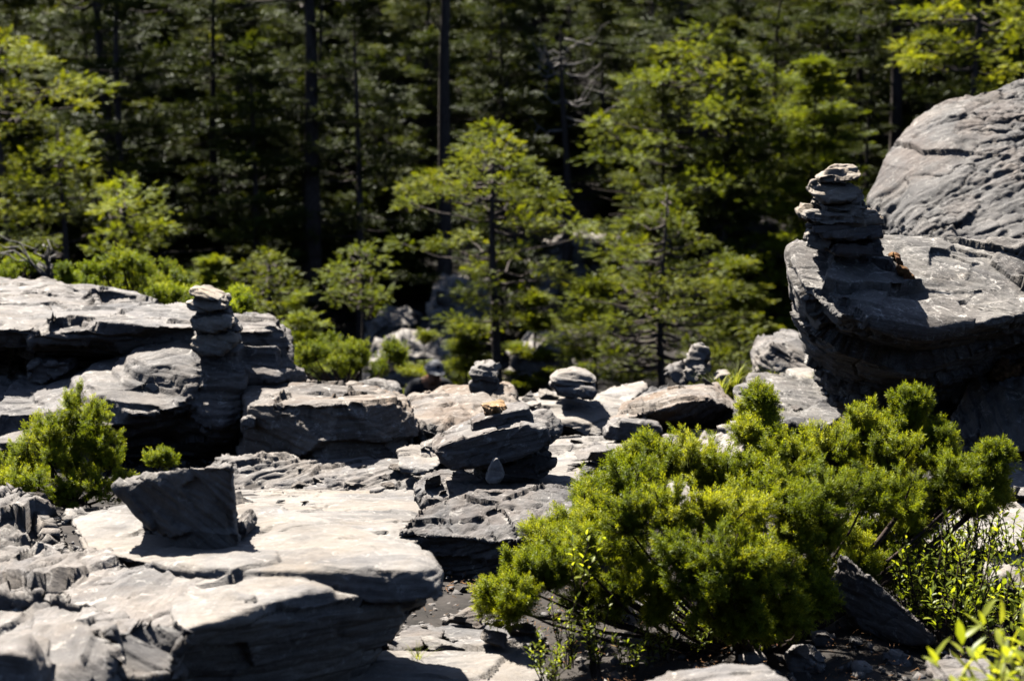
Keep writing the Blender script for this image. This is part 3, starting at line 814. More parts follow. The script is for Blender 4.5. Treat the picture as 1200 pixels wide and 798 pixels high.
rock('rounded_stone', 'rounded grey stone at the bottom edge under the juniper', 'stone', [
    Hp((748, 800, 3.0), (790, 785, 3.1), (850, 775, 3.15), (895, 778, 3.12), (930, 800, 3.0), (940, 840, 2.9), (740, 840, 2.9), (850, 840, 3.3))],
    'slate', 0.004, amp=(0.01, 0.008, 0.004, 0.003))
rock('shaded_stone', 'larger flat stone in the dappled shade at the bottom right', 'stone', [
    Hp((1080, 775, 3.4), (1110, 764, 3.5), (1160, 772, 3.45), (1170, 800, 3.25), (1100, 815, 3.2), (1150, 820, 3.4))], 'slate', 0.0045, amp=(0.01, 0.008, 0.004, 0.003))
rng = np.random.default_rng(8)
SHADE = [(885, 775, 34, 'flat'), (945, 778, 42, 'broad'), (1005, 755, 18, 'little'), (1012, 785, 24, 'rounded'), (965, 752, 30, 'dark'), (910, 745, 26, 'dusty'), (1055, 772, 26, 'angular'), (860, 752, 24, 'mottled')]
WHERE = ['leftmost of those along the bottom edge', 'beside the rounded stone at the bottom edge', 'under the slanting sharp-edged stone', 'nearest the bottom edge below the slanting stone', 'behind the broad one',
         'under the middle of the juniper', 'right below the foot of the slanting stone', 'beside the stems of the juniper']
for (x, y, w, ad), wh in zip(SHADE, WHERE):
    d = 0.98 * 0 + 1.22 * FPX / (y - 100) * 0.95
    h = w * 0.32
    rock('shaded_stone', f'{ad} grey stone in the shade, {wh}', 'stone', [slab([(x - w / 2, y), (x - w * 0.3, y - h), (x + w * 0.2, y - h * 1.1), (x + w / 2, y - h * 0.2), (x + w * 0.35, y + h), (x - w * 0.35, y + h)], d, d + w * d / FPX)],
         'slate', 0.0045, fs=3, amp=(0.008, 0.005, 0.002, 0.002), group='stones in the shade under the juniper')

# loose angular stones lying about, a few shapes copied
def loose(seed, mat):
    r = np.random.default_rng(seed)
    pts = [Vector(v) for v in r.normal(size=(14, 3)) * np.array([0.5, 0.4, 0.22])]
    k = 0.085 / max(p.length for p in pts)
    o = rock('loose_stone', 'x', 'stone', [[p * k * 1.5 + Vector((0, -40, 0)) for p in pts]], mat, 0.006, tuple(r.normal(size=3) * 0.3 + np.array([0, 0, 1])), amp=(0.006, 0.006, 0.003, 0.002), fs=2.5, layer=0.05, seed=seed)
    return o


LOOSE = [loose(900 + i, m) for i, m in enumerate(['slate', 'pale', 'dark', 'brown', 'slate', 'pale'])]
used = set()
rng = np.random.default_rng(33)
DG = bpy.context.evaluated_depsgraph_get()
DG.update()
FIELDS = [
    ('small angular stone strewn on the pale flats right of the middle cairn', 'stones strewn on the pale flats', 660, 860, 505, 590, 0.27, 22),
    ('small angular stone in the gap between the flat-topped block and the middle cairn', 'stones in the gap left of the middle cairn', 475, 530, 500, 585, 0.28, 14),
    ('small angular stone lying on the torn ledge', 'stones on the torn ledge', 290, 480, 548, 592, 0.33, 12),
    ('small angular stone on the crest of rocks in front of the firs', 'stones along the crest of the rocks', 600, 980, 450, 490, 0.24, 11),
    ('small angular stone in the dark gap between the pale slab boulder and the juniper', 'stones in the gap at the bottom edge', 450, 640, 715, 765, 0.36, 14),
    ('small angular stone lying in the shade under the juniper', 'stones lying under the juniper', 790, 1130, 735, 800, 0.33, 26),
]
for lab, grp, x0, x1, y0, y1, z, cnt in FIELDS:
    for k in range(cnt):
        px, py = rng.uniform(x0, x1), rng.uniform(y0, y1)
        eye = Vector((0, 0, CAMZ))
        hit, q, nrm, _, ho, _ = SC.ray_cast(DG, eye, (P(px, py, 5.0) - eye).normalized())
        if not hit or nrm.z < 0.55 or 'cairn' in ho.name or 'loose' in ho.name or 'rounded_stone' in ho.name:
            continue
        d = q.y
        i = int(rng.integers(0, 6))
        src = LOOSE[i]
        if i in used:
            o = src.copy()
            COL.objects.link(o)
        else:
            o = src
            used.add(i)
        sc = rng.uniform(0.25, 0.85) * (0.8 if py < 500 else 0.6)
        o.matrix_world = Matrix.Translation(q) @ Matrix.Rotation(rng.uniform(0, 6.28), 4, 'Z') @ Matrix.Rotation(rng.normal() * 0.15, 4, 'X') @ Matrix.Diagonal((sc, sc * rng.uniform(0.7, 1.1), sc * rng.uniform(0.5, 0.8), 1))
        tag(o, lab, 'stone', grp)

for i, o in enumerate(LOOSE):
    if i not in used:
        bpy.data.objects.remove(o)

# ---- boulders down in the hollow and among the trees
BG = [
    ('shaded boulder with a bright rim between the central fir and the broad fir', [(612, 318), (640, 296), (672, 285), (700, 280), (722, 290), (725, 330), (700, 352), (640, 350)], 27.0, 29.5),
    ('dark boulder with a pale lid left of the central fir trunk', [(506, 350), (518, 337), (552, 337), (572, 348), (568, 372), (540, 388), (512, 380)], 24.0, 25.5),
    ('low dark boulder under the trees left of the tallest cairn', [(832, 268), (850, 259), (900, 262), (926, 272), (924, 286), (880, 290), (838, 286)], 26.0, 28.0),
    ('pale sloping rock behind the person in the hollow', [(440, 418), (466, 408), (500, 415), (522, 430), (520, 460), (440, 465), (425, 445)], 21.8, 23.5),
    ('grey rock half hidden by shrubs right of the central fir trunk', [(600, 420), (640, 405), (672, 412), (680, 430), (640, 446), (602, 440)], 20.5, 22.0),
    ('dim boulder at the foot of the trees behind the flat-topped block', [(425, 395), (445, 372), (480, 376), (492, 398), (470, 412), (435, 412)], 24.5, 26.0),
]
for lab, poly, d0, d1 in BG:
    rock('far_boulder', lab, 'boulder', [slab([(x, y + (14 if y > sum(q[1] for q in poly) / len(poly) else 0)) for x, y in poly], d0, d1, 0.85)], 'pale', 0.03, (0.3, -0.2, 0.9), amp=(0.08, 0.06, 0.03, 0.01), layer=0.2)
# ------------------------------------------------------------------ ground
GY = [-60, -25, -5, 0, 3, 4.5, 6, 7, 8, 10, 12, 15, 20, 24, 28, 35, 45, 60, 100, 160]
GZ = [22, 7, 0.45, 0.32, 0.30, 0.29, 0.2, 0.12, 0.0, -0.4, -1.0, -1.7, -2.2, -2.0, -1.2, 0.7, 4.4, 11, 30, 55]  # unseen rise behind the camera is added to block part of the sky light


def ground_z(x, y):
    x = np.asarray(x, float)
    y = np.asarray(y, float)
    p = np.stack([x * 0.13, y * 0.13, np.zeros_like(x)], -1).reshape(-1, 3)
    h = fbm(p, 3).reshape(x.shape) * np.clip((y - 9) / 10, 0.03, 1.0) * 0.6
    return np.interp(y, GY, GZ) + h + 0.003 * np.abs(x) * np.clip(y - 10, 0, 60) * 0.4


def gz(x, y):
    return float(ground_z(np.array([x]), np.array([y]))[0])


xs = np.concatenate([np.linspace(-90, -12, 40), np.linspace(-11.7, -3.2, 50), np.linspace(-3, 3, 150), np.linspace(3.2, 11.7, 50), np.linspace(12, 90, 40)])
ys = np.concatenate([np.linspace(-60, 1, 30), np.linspace(1.2, 9, 190), np.linspace(9.2, 60, 200), np.linspace(61, 160, 50)])
X, Y = np.meshgrid(xs, ys)
Z = ground_z(X, Y)
pp = np.stack([X, Y, Z * 0], -1).reshape(-1, 3)
Z = Z + (0.02 * fbm(pp * 4, 4) + 0.006 * fbm(pp * 30, 3)).reshape(Z.shape)
idx = np.arange(X.size).reshape(X.shape)
Fg = np.stack([idx[:-1, :-1], idx[:-1, 1:], idx[1:, 1:], idx[1:, :-1]], -1).reshape(-1, 4)
tag(link('ground', mesh_np('ground', np.stack([X, Y, Z], -1).reshape(-1, 3), Fg, M['soil'])), kind='structure')

# ------------------------------------------------------------------ juniper
def needle_shoot(n=34, nl=0.24, nw=0.034, seed=1):
    r = np.random.default_rng(seed)
    V, F, T = [], [], []
    for i in range(n):
        t = 0.04 + 0.96 * (i / (n - 1))
        a = i * 2.39996 + r.normal() * 0.2
        tilt = math.radians(62 - 42 * t ** 2 + r.normal() * 8)
        d = np.array([math.sin(tilt) * math.cos(a), math.cos(tilt), math.sin(tilt) * math.sin(a)])
        s = np.cross(d, [0, 1, 0])
        s /= np.linalg.norm(s) + 1e-9
        L = nl * (1.0 - 0.35 * t) * (0.85 + 0.3 * r.random())
        b = np.array([0, t * (1 - nl * 0.5), 0])
        k = len(V)
        V += [b - s * nw * 0.5, b + s * nw * 0.5, b + d * L * 0.55 + s * nw * 0.45, b + d * L, b + d * L * 0.55 - s * nw * 0.45]
        F += [[k, k + 1, k + 2], [k, k + 2, k + 4], [k + 4, k + 2, k + 3]]
        T += [-0.1 + 0.16 * t, -0.1 + 0.16 * t, 0.02 + 0.2 * t, 0.1 + 0.25 * t, 0.02 + 0.2 * t]
    # short stem
    return np.array(V), np.array(F), np.array(T)


def soft_shoot(n=15, nl=0.5, nw=0.085, seed=1):
    r = np.random.default_rng(seed)
    V, F, T = [], [], []
    for i in range(n):
        t = i / (n - 1)
        a = i * 2.39996 + r.normal() * 0.25
        tilt = math.radians(66 - 46 * t ** 2 + r.normal() * 9)
        d = np.array([math.sin(tilt) * math.cos(a), math.cos(tilt), math.sin(tilt) * math.sin(a)])
        q = np.cross(d, [0, 1, 0])
        q /= np.linalg.norm(q) + 1e-9
        L = nl * (1.0 - 0.3 * t) * r.uniform(0.8, 1.15)
        b = np.array([0, 0.05 + t * 0.75, 0])
        k = len(V)
        V += [b, b + d * L * 0.5 + q * nw * 0.5, b + d * L, b + d * L * 0.5 - q * nw * 0.5]
        F.append([k, k + 1, k + 2, k + 3])
        T += [-0.14 + 0.1 * t, 0.1 * t, 0.06 + 0.2 * t, 0.1 * t]
    return np.array(V), np.array(F), np.array(T)


SHOOT = soft_shoot()
SHOOT_LO = soft_shoot(9, 0.5, 0.15, 2)


def juniper(name, label, base, clumps, shoot=0.04, plumes=8, ns=26, up=0.7, lean=(-0.1, 0, 0), lo=False, seed=1, group=None, cat='shrub', stem_r=0.014, nsh=6, tint0=0.40):
    rng = np.random.default_rng(seed)
    base = np.array(base, float)
    fol = Acc()
    st = Acc()
    TV, TF, TT = SHOOT_LO if lo else SHOOT
    pos, dirs, sc, tint = [], [], [], []
    for (c, r) in clumps:
        c = np.array(c, float)
        # stem from the base to this clump
        mid = base * 0.45 + c * 0.55
        mid[2] = base[2] * 0.6 + c[2] * 0.4
        mid += rng.normal(size=3) * r * 0.35
        tt = np.linspace(0, 1, 8)[:, None]
        path = (1 - tt) ** 2 * base + 2 * tt * (1 - tt) * mid + tt ** 2 * c
        path[1:-1] += rng.normal(size=(6, 3)) * r * 0.06
        sr = stem_r * (1.0 if rng.random() < 0.2 else 0.45)
        V, F = tube(path, np.linspace(sr, sr * 0.35, 8), 6)
        st.add(V, F)
        ct = rng.normal() * 0.1
        for k in range(plumes):
            d = rng.normal(size=3)
            d /= np.linalg.norm(d)
            out = c - base
            out /= np.linalg.norm(out) + 1e-9
            d = d * 1.0 + np.array([0, 0, up]) + out * 0.3 + np.array(lean)
            d /= np.linalg.norm(d)
            L = r * rng.uniform(0.65, 1.15)
            bend = np.array([0, 0, 0.22]) * L
            # side branchlets along the plume, each a spray of short shoots
            t = np.sort(rng.uniform(0.1, 1.0, ns))
            t[-1] = 1.0
            ax = c + d * (t[:, None] * L) + bend * (t[:, None] ** 2)
            tg = d + 2 * bend / L * t[:, None]
            tg /= np.linalg.norm(tg, axis=1)[:, None]
            rv = rng.normal(size=(ns, 3))
            pv = np.cross(tg, rv)
            pv /= np.linalg.norm(pv, axis=1)[:, None]
            th = np.radians(62 - 46 * t + rng.normal(size=ns) * 10)[:, None]
            bd = tg * np.cos(th) + pv * np.sin(th) + np.array([0, 0, 0.15])
            bl = shoot * (2.1 - 1.1 * t) * rng.uniform(0.7, 1.2, ns)
            pt = tint0 + ct + rng.normal() * 0.08
            for m in range(nsh):
                v = (m + 0.6) / nsh
                q = bd + rng.normal(size=(ns, 3)) * (0.75 - 0.4 * v)
                pos.append(ax + bd * (bl * v)[:, None])
                dirs.append(q)
                sc.append(shoot * rng.uniform(0.75, 1.2, ns) * (1.0 if nsh > 4 else 1.25))
                tint.append(pt + 0.22 * (t * 0.5 + v * 0.5 - 0.5) + rng.normal(size=ns) * 0.09)
            V, F = tube(np.array([c, c + d * L * 0.5 + bend * 0.25, c + d * L + bend]), [stem_r * 0.3, stem_r * 0.2, stem_r * 0.08], 4)
            st.add(V, F)
    pos = np.concatenate(pos)
    dirs = np.concatenate(dirs)
    V, F, t = scatter(TV, TF, pos, frames(dirs, rng), np.concatenate(sc), np.concatenate(tint), TT)
    o = empty(name, base)
    tag(o, label, cat, group)
    f = link('foliage', mesh_np('foliage', V - base, F, M['juniper'], False, {'tint': t}), o)
    s = link('stem', mesh_np('stem', np.concatenate(st.V) - base, np.concatenate(st.F), M['twig']), o)
    return o


def cl(*a):
    return [(P(x, y, d), r * d / FPX) for x, y, d, r in a]


JR = cl(
    # left flank, hanging low toward the camera
    (588, 712, 3.75, 26), (615, 690, 3.8, 34), (650, 655, 3.9, 36), (690, 625, 3.95, 36), (640, 690, 3.75, 34), (690, 670, 3.75, 38),
    (655, 640, 4.1, 30), (610, 715, 3.7, 24), (700, 600, 4.15, 34),
    # crest from left to right
    (740, 580, 4.1, 40), (775, 560, 4.2, 38), (745, 552, 4.3, 26), (810, 565, 4.2, 42), (850, 575, 4.2, 42), (885, 520, 4.35, 24), (888, 496, 4.4, 20), (905, 525, 4.35, 22),
    (900, 575, 4.2, 46), (940, 560, 4.3, 42), (975, 545, 4.4, 40), (1005, 535, 4.45, 38), (1040, 520, 4.5, 34), (1062, 505, 4.5, 24), (1045, 555, 4.4, 42),
    (1085, 550, 4.45, 34), (1100, 580, 4.35, 36), (1130, 575, 4.35, 28), (1155, 565, 4.35, 20), (1135, 600, 4.3, 24), (1160, 585, 4.35, 18),
    (888, 478, 4.4, 15), (1066, 480, 4.5, 17), (1100, 526, 4.45, 19), (1168, 542, 4.35, 15), (760, 540, 4.25, 18), (700, 592, 4.1, 20), (1010, 508, 4.45, 20),
    # front face
    (740, 625, 3.85, 42), (790, 620, 3.85, 46), (840, 625, 3.85, 46), (880, 620, 3.9, 42), (925, 610, 3.95, 44), (970, 600, 4.05, 42), (1010, 595, 4.15, 40), (1055, 600, 4.2, 34),
    (800, 665, 3.75, 42), (850, 675, 3.7, 44), (885, 670, 3.75, 38), (820, 700, 3.7, 34), (880, 705, 3.75, 32), (930, 650, 3.95, 32), (760, 690, 3.8, 26), (960, 635, 4.05, 26),
    (720, 700, 3.85, 26), (780, 725, 3.8, 22), (850, 725, 3.8, 26), (910, 690, 3.85, 30), (945, 690, 3.95, 28), (900, 735, 3.85, 24), (990, 650, 4.2, 26), (1020, 640, 4.3, 24), (1060, 625, 4.3, 24), (1090, 615, 4.35, 20), (690, 715, 3.9, 26), (745, 660, 3.95, 34), (870, 742, 3.78, 22), (930, 728, 3.85, 24), (960, 712, 3.9, 24), (1000, 680, 4.15, 26), (1035, 665, 4.25, 24),
    # back side, out of sight from the front
    (760, 590, 4.5, 44), (830, 570, 4.6, 46), (900, 560, 4.7, 44), (970, 560, 4.7, 42), (700, 640, 4.3, 40), (1040, 565, 4.7, 36))
juniper('juniper_bush', 'large sprawling yellow-green juniper bush filling the lower right', P(885, 748, 4.0) + Vector((0, 0, -0.05)), JR, 0.0185, 15, 12, 0.6, (-0.05, 0, 0), seed=4, stem_r=0.014)
juniper('juniper_bush', 'small round juniper bush growing at the left edge under the long grey outcrop', P(85, 590, 5.6), cl(
    (85, 490, 5.65, 28), (105, 500, 5.6, 26), (70, 515, 5.6, 28), (115, 530, 5.6, 30), (60, 545, 5.55, 30), (30, 545, 5.6, 28), (20, 572, 5.5, 24), (45, 575, 5.45, 26), (95, 560, 5.6, 28),
    (130, 550, 5.6, 20), (85, 530, 5.75, 34), (40, 570, 5.7, 28), (80, 582, 5.5, 24), (110, 580, 5.5, 24), (140, 575, 5.55, 18), (55, 520, 5.65, 24), (10, 560, 5.6, 24)), 0.018, 11, 10, 0.55, seed=6, stem_r=0.012)
juniper('juniper_sprig', 'tiny juniper tuft peeping over the dark wedge stone', P(187, 560, 5.5), cl((187, 545, 5.5, 14), (180, 546, 5.5, 11), (195, 546, 5.5, 11)), 0.014, 9, 8, 0.7, seed=7, stem_r=0.006)


def ell(cx, cy, rx, ry, d, r, n, seed, dj=0.3):
    rr = np.random.default_rng(seed)
    out = []
    while len(out) < n:
        a, b = rr.uniform(-1, 1, 2)
        if a * a + b * b < 1:
            out.append((cx + a * rx, cy + b * ry, d + rr.uniform(-dj, dj), r * rr.uniform(0.8, 1.2)))
    return cl(*out)


FAR = [
    ('low bright juniper mat right behind the flat-topped block, left of the person', 405, 424, 66, 20, 11.5, 15, 26),
    ('broad bright juniper thicket behind the far edge of the long grey outcrop', 158, 336, 58, 26, 11.0, 15, 30),
    ('dark upright juniper at the far left behind the long grey outcrop', 88, 334, 16, 24, 10.0, 12, 8),
    ('low juniper tuft directly left of the leaning cairn', 205, 355, 26, 12, 10.4, 11, 8),
    ('small juniper tuft directly right of the leaning cairn', 278, 362, 20, 10, 9.2, 10, 7),
    ('yellow-green juniper hugging the far edge of the outcrop at the left border', 20, 322, 28, 10, 11.5, 11, 8),
]
for i, (lab, cx, cy, rx, ry, d, r, n) in enumerate(FAR):
    b = P(cx, cy + ry, d)
    b.z -= 0.12
    juniper('juniper_bush', lab, b, ell(cx, cy, rx, ry, d, r * 0.9, int(n * 1.3), 30 + i), 0.026, 6, 9, 0.8, lo=True, nsh=5, tint0=0.30 if 'dark' not in lab else 0.1, seed=20 + i, group='junipers behind the outcrop')

# ------------------------------------------------------------------ conifers
def spray_template(n=7, seed=3, w=0.085):
    r = np.random.default_rng(seed)
    V, F, T = [], [], []

    def dia(a, b, w, t0, t1):
        a, b = np.array(a), np.array(b)
        d = b - a
        s = np.array([d[1], -d[0], 0.0])
        s /= np.linalg.norm(s) + 1e-9
        s[2] = r.normal() * 0.5
        k = len(V)
        m = a * 0.55 + b * 0.45
        V.extend([a, m + s * w, b, m - s * w])
        F.append([k, k + 1, k + 2, k + 3])
        T.extend([t0, (t0 + t1) / 2, t1, (t0 + t1) / 2])
    for i in range(n):
        t = i / n
        for s in (-1, 1):
            L = 0.5 * (1 - 0.62 * t) * r.uniform(0.75, 1.2)
            an = math.radians(52 - 14 * t + r.normal() * 7)
            a = [0, t * 0.8, 0]
            b = [s * math.sin(an) * L, t * 0.8 + math.cos(an) * L, 0.05 + r.normal() * 0.07]
            dia(a, b, w * (0.7 + 0.4 * r.random()), -0.12, 0.16 + 0.1 * t)
    dia([0, 0.6, 0], [0, 1.05, 0.05], w * 0.8, 0.0, 0.3)
    dia([0, 0.0, 0], [0, 0.7, 0.02], w * 0.6, -0.1, 0.0)
    return np.array(V), np.array(F), np.array(T)


SPRAY = spray_template(10, 3, 0.03)


def conifer(H, R, seed, nl=60, pads=4, ps=12, slen=0.14, base=0.15, tr=0.05, power=0.75, tilt=0.15, dead=0.2, wiggle=0.5, skip=0.15, tint0=0.35, crook=0.02, pad_r=0.3):
    """(trunk mesh, crown mesh), both with their foot at the origin"""
    rng = np.random.default_rng(seed)
    tk = Acc()
    n = 14
    zz = np.linspace(0, 1, n)
    sway = np.cumsum(rng.normal(size=(n, 2)) * crook * H / n * 3, axis=0)
    path = np.stack([sway[:, 0] * zz, sway[:, 1] * zz, zz * H], -1)
    path[0, 2] = -0.3
    rad = tr * (1 - 0.93 * zz ** 0.9)
    rad[0] *= 1.25
    V, F = tube(path, rad, 8)
    tk.add(V, F)

    def at(t):
        return np.array([np.interp(t, zz, path[:, i]) for i in range(3)])
    pos, dirs, sc, tint = [], [], [], []
    az = rng.random() * 6
    per = 5
    ntier = max(1, nl // per)
    for i in range(nl):
        ti = i // per
        if i % per == 0:
            tz = (ti + 0.55 * rng.random()) / ntier
            tf = rng.uniform(1 - wiggle * 0.6, 1.1)
        u = min(0.985, tz + rng.normal() * 0.012)
        t = base + (0.985 - base) * u
        az += 6.2832 / per + rng.normal() * 0.35 + (0.6 if i % per == 0 else 0)
        prof = (1 - u) ** power + 0.06
        L = R * prof * tf * rng.uniform(0.75, 1.1)
        p0 = at(t)
        o = np.array([math.cos(az), math.sin(az), 0])
        el = tilt + 0.7 * u ** 2 + rng.normal() * 0.12
        tt = np.linspace(0, 1, 6)[:, None]
        lp = p0 + o * (tt * L * math.cos(el)) + np.array([0, 0, 1]) * (tt * L * math.sin(el) + (tt ** 2 - tt) * L * 0.22)
        lp[1:] += rng.normal(size=(5, 3)) * L * 0.025
        V, F = tube(lp, np.linspace(max(tr * 0.22 * (1 - u * 0.7), 0.006), 0.003, 6), 4)
        tk.add(V, F)
        if rng.random() < skip:
            continue
        lt = rng.normal() * 0.07
        npd = max(1, int(round(pads * (0.35 + 0.65 * prof))))
        for k in range(npd):
            v = 1.0 if k == 0 else rng.uniform(0.35, 0.95)
            c = np.array([np.interp(v, tt[:, 0], lp[:, q]) for q in range(3)])
            sd = np.cross(o, [0, 0, 1.0])
            c = c + sd * (rng.normal() * L * 0.2 * (1.15 - v) + rng.normal() * 0.02)
            pr = max(slen * 0.6, pad_r * R * (0.35 + 0.5 * prof)) * rng.uniform(0.7, 1.2)
            m = max(5, int(ps * 3.6 * rng.uniform(0.7, 1.2)))
            off = rng.normal(size=(m, 3)) * np.array([0.5, 0.5, 0.09]) * pr
            dd = off / (np.linalg.norm(off, axis=1)[:, None] + 1e-9) + o * 0.9 + np.array([0, 0, 0.12]) + rng.normal(size=(m, 3)) * 0.2
            pos.append(c + off - o * slen * 0.3)
            dirs.append(dd)
            sc.append(slen * 0.75 * rng.uniform(0.7, 1.2, m))
            tint.append(tint0 + lt + rng.normal() * 0.08 + rng.normal(size=m) * 0.07)
    # leader
    m = 8
    pos.append(np.tile(path[-1] - np.array([0, 0, slen]), (m, 1)))
    dirs.append(rng.normal(size=(m, 3)) * 0.5 + np.array([0, 0, 1.0]))
    sc.append(np.full(m, slen))
    tint.append(np.full(m, tint0 + 0.15))
    pos = np.concatenate(pos)
    dirs = np.concatenate(dirs)
    V, F, t = scatter(SPRAY[0], SPRAY[1], pos, frames_up(dirs, rng, 0.3), np.concatenate(sc), np.concatenate(tint), SPRAY[2])
    return np.concatenate(tk.V), np.concatenate(tk.F), V, F, t


def make_tree(name, label, loc, params, mat='fir', group=None, rz=0.0, bark='bark', lean=(0, 0)):
    tV, tF, cV, cF, ct = conifer(**params)
    o = empty(name, loc)
    o.rotation_euler = (lean[0], lean[1], rz)
    tag(o, label, 'tree', group)
    link('trunk', mesh_np('trunk', tV, tF, M[bark]), o)
    link('crown', mesh_np('crown', cV, cF, M[mat], False, {'tint': ct}), o)
    return o


def copy_tree(src, loc, rz, s, label, group):
    r = src.copy()
    COL.objects.link(r)
    r.location = loc
    r.rotation_euler = (src.rotation_euler[0], src.rotation_euler[1], rz)
    r.scale = s
    r['label'] = label
    r['group'] = group
    for ch in list(src.children):
        c = ch.copy()
        COL.objects.link(c)
        c.parent = r
    return r


def stand(px, d):
    x = (px - 600) / FPX * math.hypot(d, 0) * 1.0
    x = P(px, 300, d).x
    return (x, d, gz(x, d) - 0.05)


def height(px, top, d):
    x, y, z = stand(px, d)
    return P(px, top, d).z - z


def tree_at(label, px, top, d, R, seed, name='fir_tree', mat='fir', **kw):
    return make_tree(name, label, stand(px, d), dict(H=height(px, top, d), R=R, seed=seed, **kw), mat, kw.pop('group', None) if 'group' in kw else None)


tree_at('fir crowded between the large layered fir and the dome-shaped boulder', 950, 70, 25, 1.1, 110, nl=56, pads=5, ps=13, slen=0.16, base=0.1, tr=0.06, power=0.6, tint0=0.3)
tree_at('waist-high bright fir below the large layered fir, left of the overhanging boulder', 868, 300, 20.5, 0.7, 111, nl=40, pads=5, ps=13, slen=0.13, base=0.05, tr=0.04, power=0.6, tint0=0.48)
tree_at('short bright fir seedling beside the person in the hollow', 500, 392, 20.8, 0.45, 112, nl=26, pads=4, ps=10, slen=0.11, base=0.05, tr=0.03, power=0.5, tint0=0.5)
tree_at('bushy low fir hiding the foot of the central fir trunk on the left', 545, 372, 20.6, 0.5, 113, nl=30, pads=4, ps=11, slen=0.12, base=0.05, tr=0.03, power=0.5, tint0=0.42)
tree_at('bushy low fir right of the central fir trunk', 628, 335, 20.6, 0.45, 114, nl=30, pads=5, ps=12, slen=0.12, base=0.08, tr=0.04, power=0.55, tint0=0.45)
tree_at('low bright fir under the left side of the broad bushy fir', 700, 330, 19.4, 0.7, 115, nl=36, pads=5, ps=12, slen=0.12, base=0.05, tr=0.04, power=0.5, tint0=0.45)
tree_at('low fir filling the gap below the small fir at the left', 345, 350, 17.0, 0.55, 116, nl=32, pads=5, ps=11, slen=0.11, base=0.03, tr=0.03, power=0.5, tint0=0.42)
tree_at('low fir at the foot of the small sunlit fir, right beside the leaning cairn', 255, 308, 18.5, 0.6, 117, nl=34, pads=5, ps=11, slen=0.12, base=0.05, tr=0.03, power=0.5, tint0=0.42)

def bough_tree(label, px, top, d, boughs, seed, tr=0.07, slen=0.11, n=26, tint0=0.5, depth=0.55, mat='fir', flat=0.1):
    """a fir whose boughs (pixel x, y, half-width) are set one by one, each at its own distance"""
    rng = np.random.default_rng(seed)
    slen *= 0.85
    n = int(n * 2.2)
    loc = np.array(stand(px, d))
    H = height(px, top, d)
    tk = Acc()
    zz = np.linspace(0, 1, 14)
    path = np.stack([0.03 * np.sin(zz * 6 + seed), 0.04 * np.sin(zz * 5), zz * H], -1)
    path[0, 2] = -0.4
    V, F = tube(path, tr * (1 - 0.9 * zz), 8)
    tk.add(V, F)
    pos, dirs, sc, tint = [], [], [], []
    for (bx, by, r) in boughs:
        for rep in range(2 if rng.random() < 0.4 else 1):
            dd = rng.normal() * depth if rep == 0 else rng.normal() * depth * 1.3
            if rep:
                bx = px + (bx - px) * rng.uniform(0.3, 0.9)
            c = np.array(P(bx, by + (0 if rep == 0 else rng.normal() * 8), d + dd)) - loc
            rm = r * d / FPX
            zt = min(H * 0.97, max(0.1, c[2] - 0.12 * math.hypot(c[0], c[1])))
            p0 = np.array([np.interp(zt / H, zz, path[:, q]) for q in range(3)])
            t = np.linspace(0, 1, 6)[:, None]
            lp = p0 * (1 - t) + c * t + np.array([0, 0, -0.06]) * np.sin(t * 3.14)
            lp[1:-1] += rng.normal(size=(4, 3)) * 0.02
            V, F = tube(lp, np.linspace(0.016, 0.004, 6), 4)
            tk.add(V, F)
            o = c - p0
            o[2] = 0
            o /= np.linalg.norm(o) + 1e-6
            m = int(n * (r / 22) ** 1.5 * rng.uniform(0.8, 1.2)) + 5
            off = rng.normal(size=(m, 3)) * np.array([0.46, 0.46, flat + 0.08]) * rm
            off[:, 2] -= 0.25 * np.abs(off[:, :2]).sum(1) * 0.5
            q = off / (np.linalg.norm(off, axis=1)[:, None] + 1e-9) + o * 0.7 + np.array([0, 0, 0.12]) + rng.normal(size=(m, 3)) * 0.2
            pos.append(c + off)
            dirs.append(q)
            sc.append(slen * rng.uniform(0.7, 1.25, m))
            tint.append(tint0 + rng.normal() * 0.08 + rng.normal(size=m) * 0.07)
    pos = np.concatenate(pos)
    dirs = np.concatenate(dirs)
    V, F, t = scatter(SPRAY[0], SPRAY[1], pos, frames_up(dirs, rng, 0.3), np.concatenate(sc), np.concatenate(tint), SPRAY[2])
    o = empty('fir_tree', loc)
    tag(o, label, 'tree')
    link('trunk', mesh_np('trunk', np.concatenate(tk.V), np.concatenate(tk.F), M['bark']), o)
    link('crown', mesh_np('crown', V, F, M[mat], False, {'tint': t}), o)


def rows(cx, spec, seed, r=(14, 24), gap=26):
    rng = np.random.default_rng(seed)
    out = []
    for y, a, b in spec:
        x = a + rng.uniform(0, gap * 0.5)
        while x < b:
            out.append((x, y + rng.normal() * 4, rng.uniform(*r)))
            x += gap * rng.uniform(0.75, 1.4)
    return out


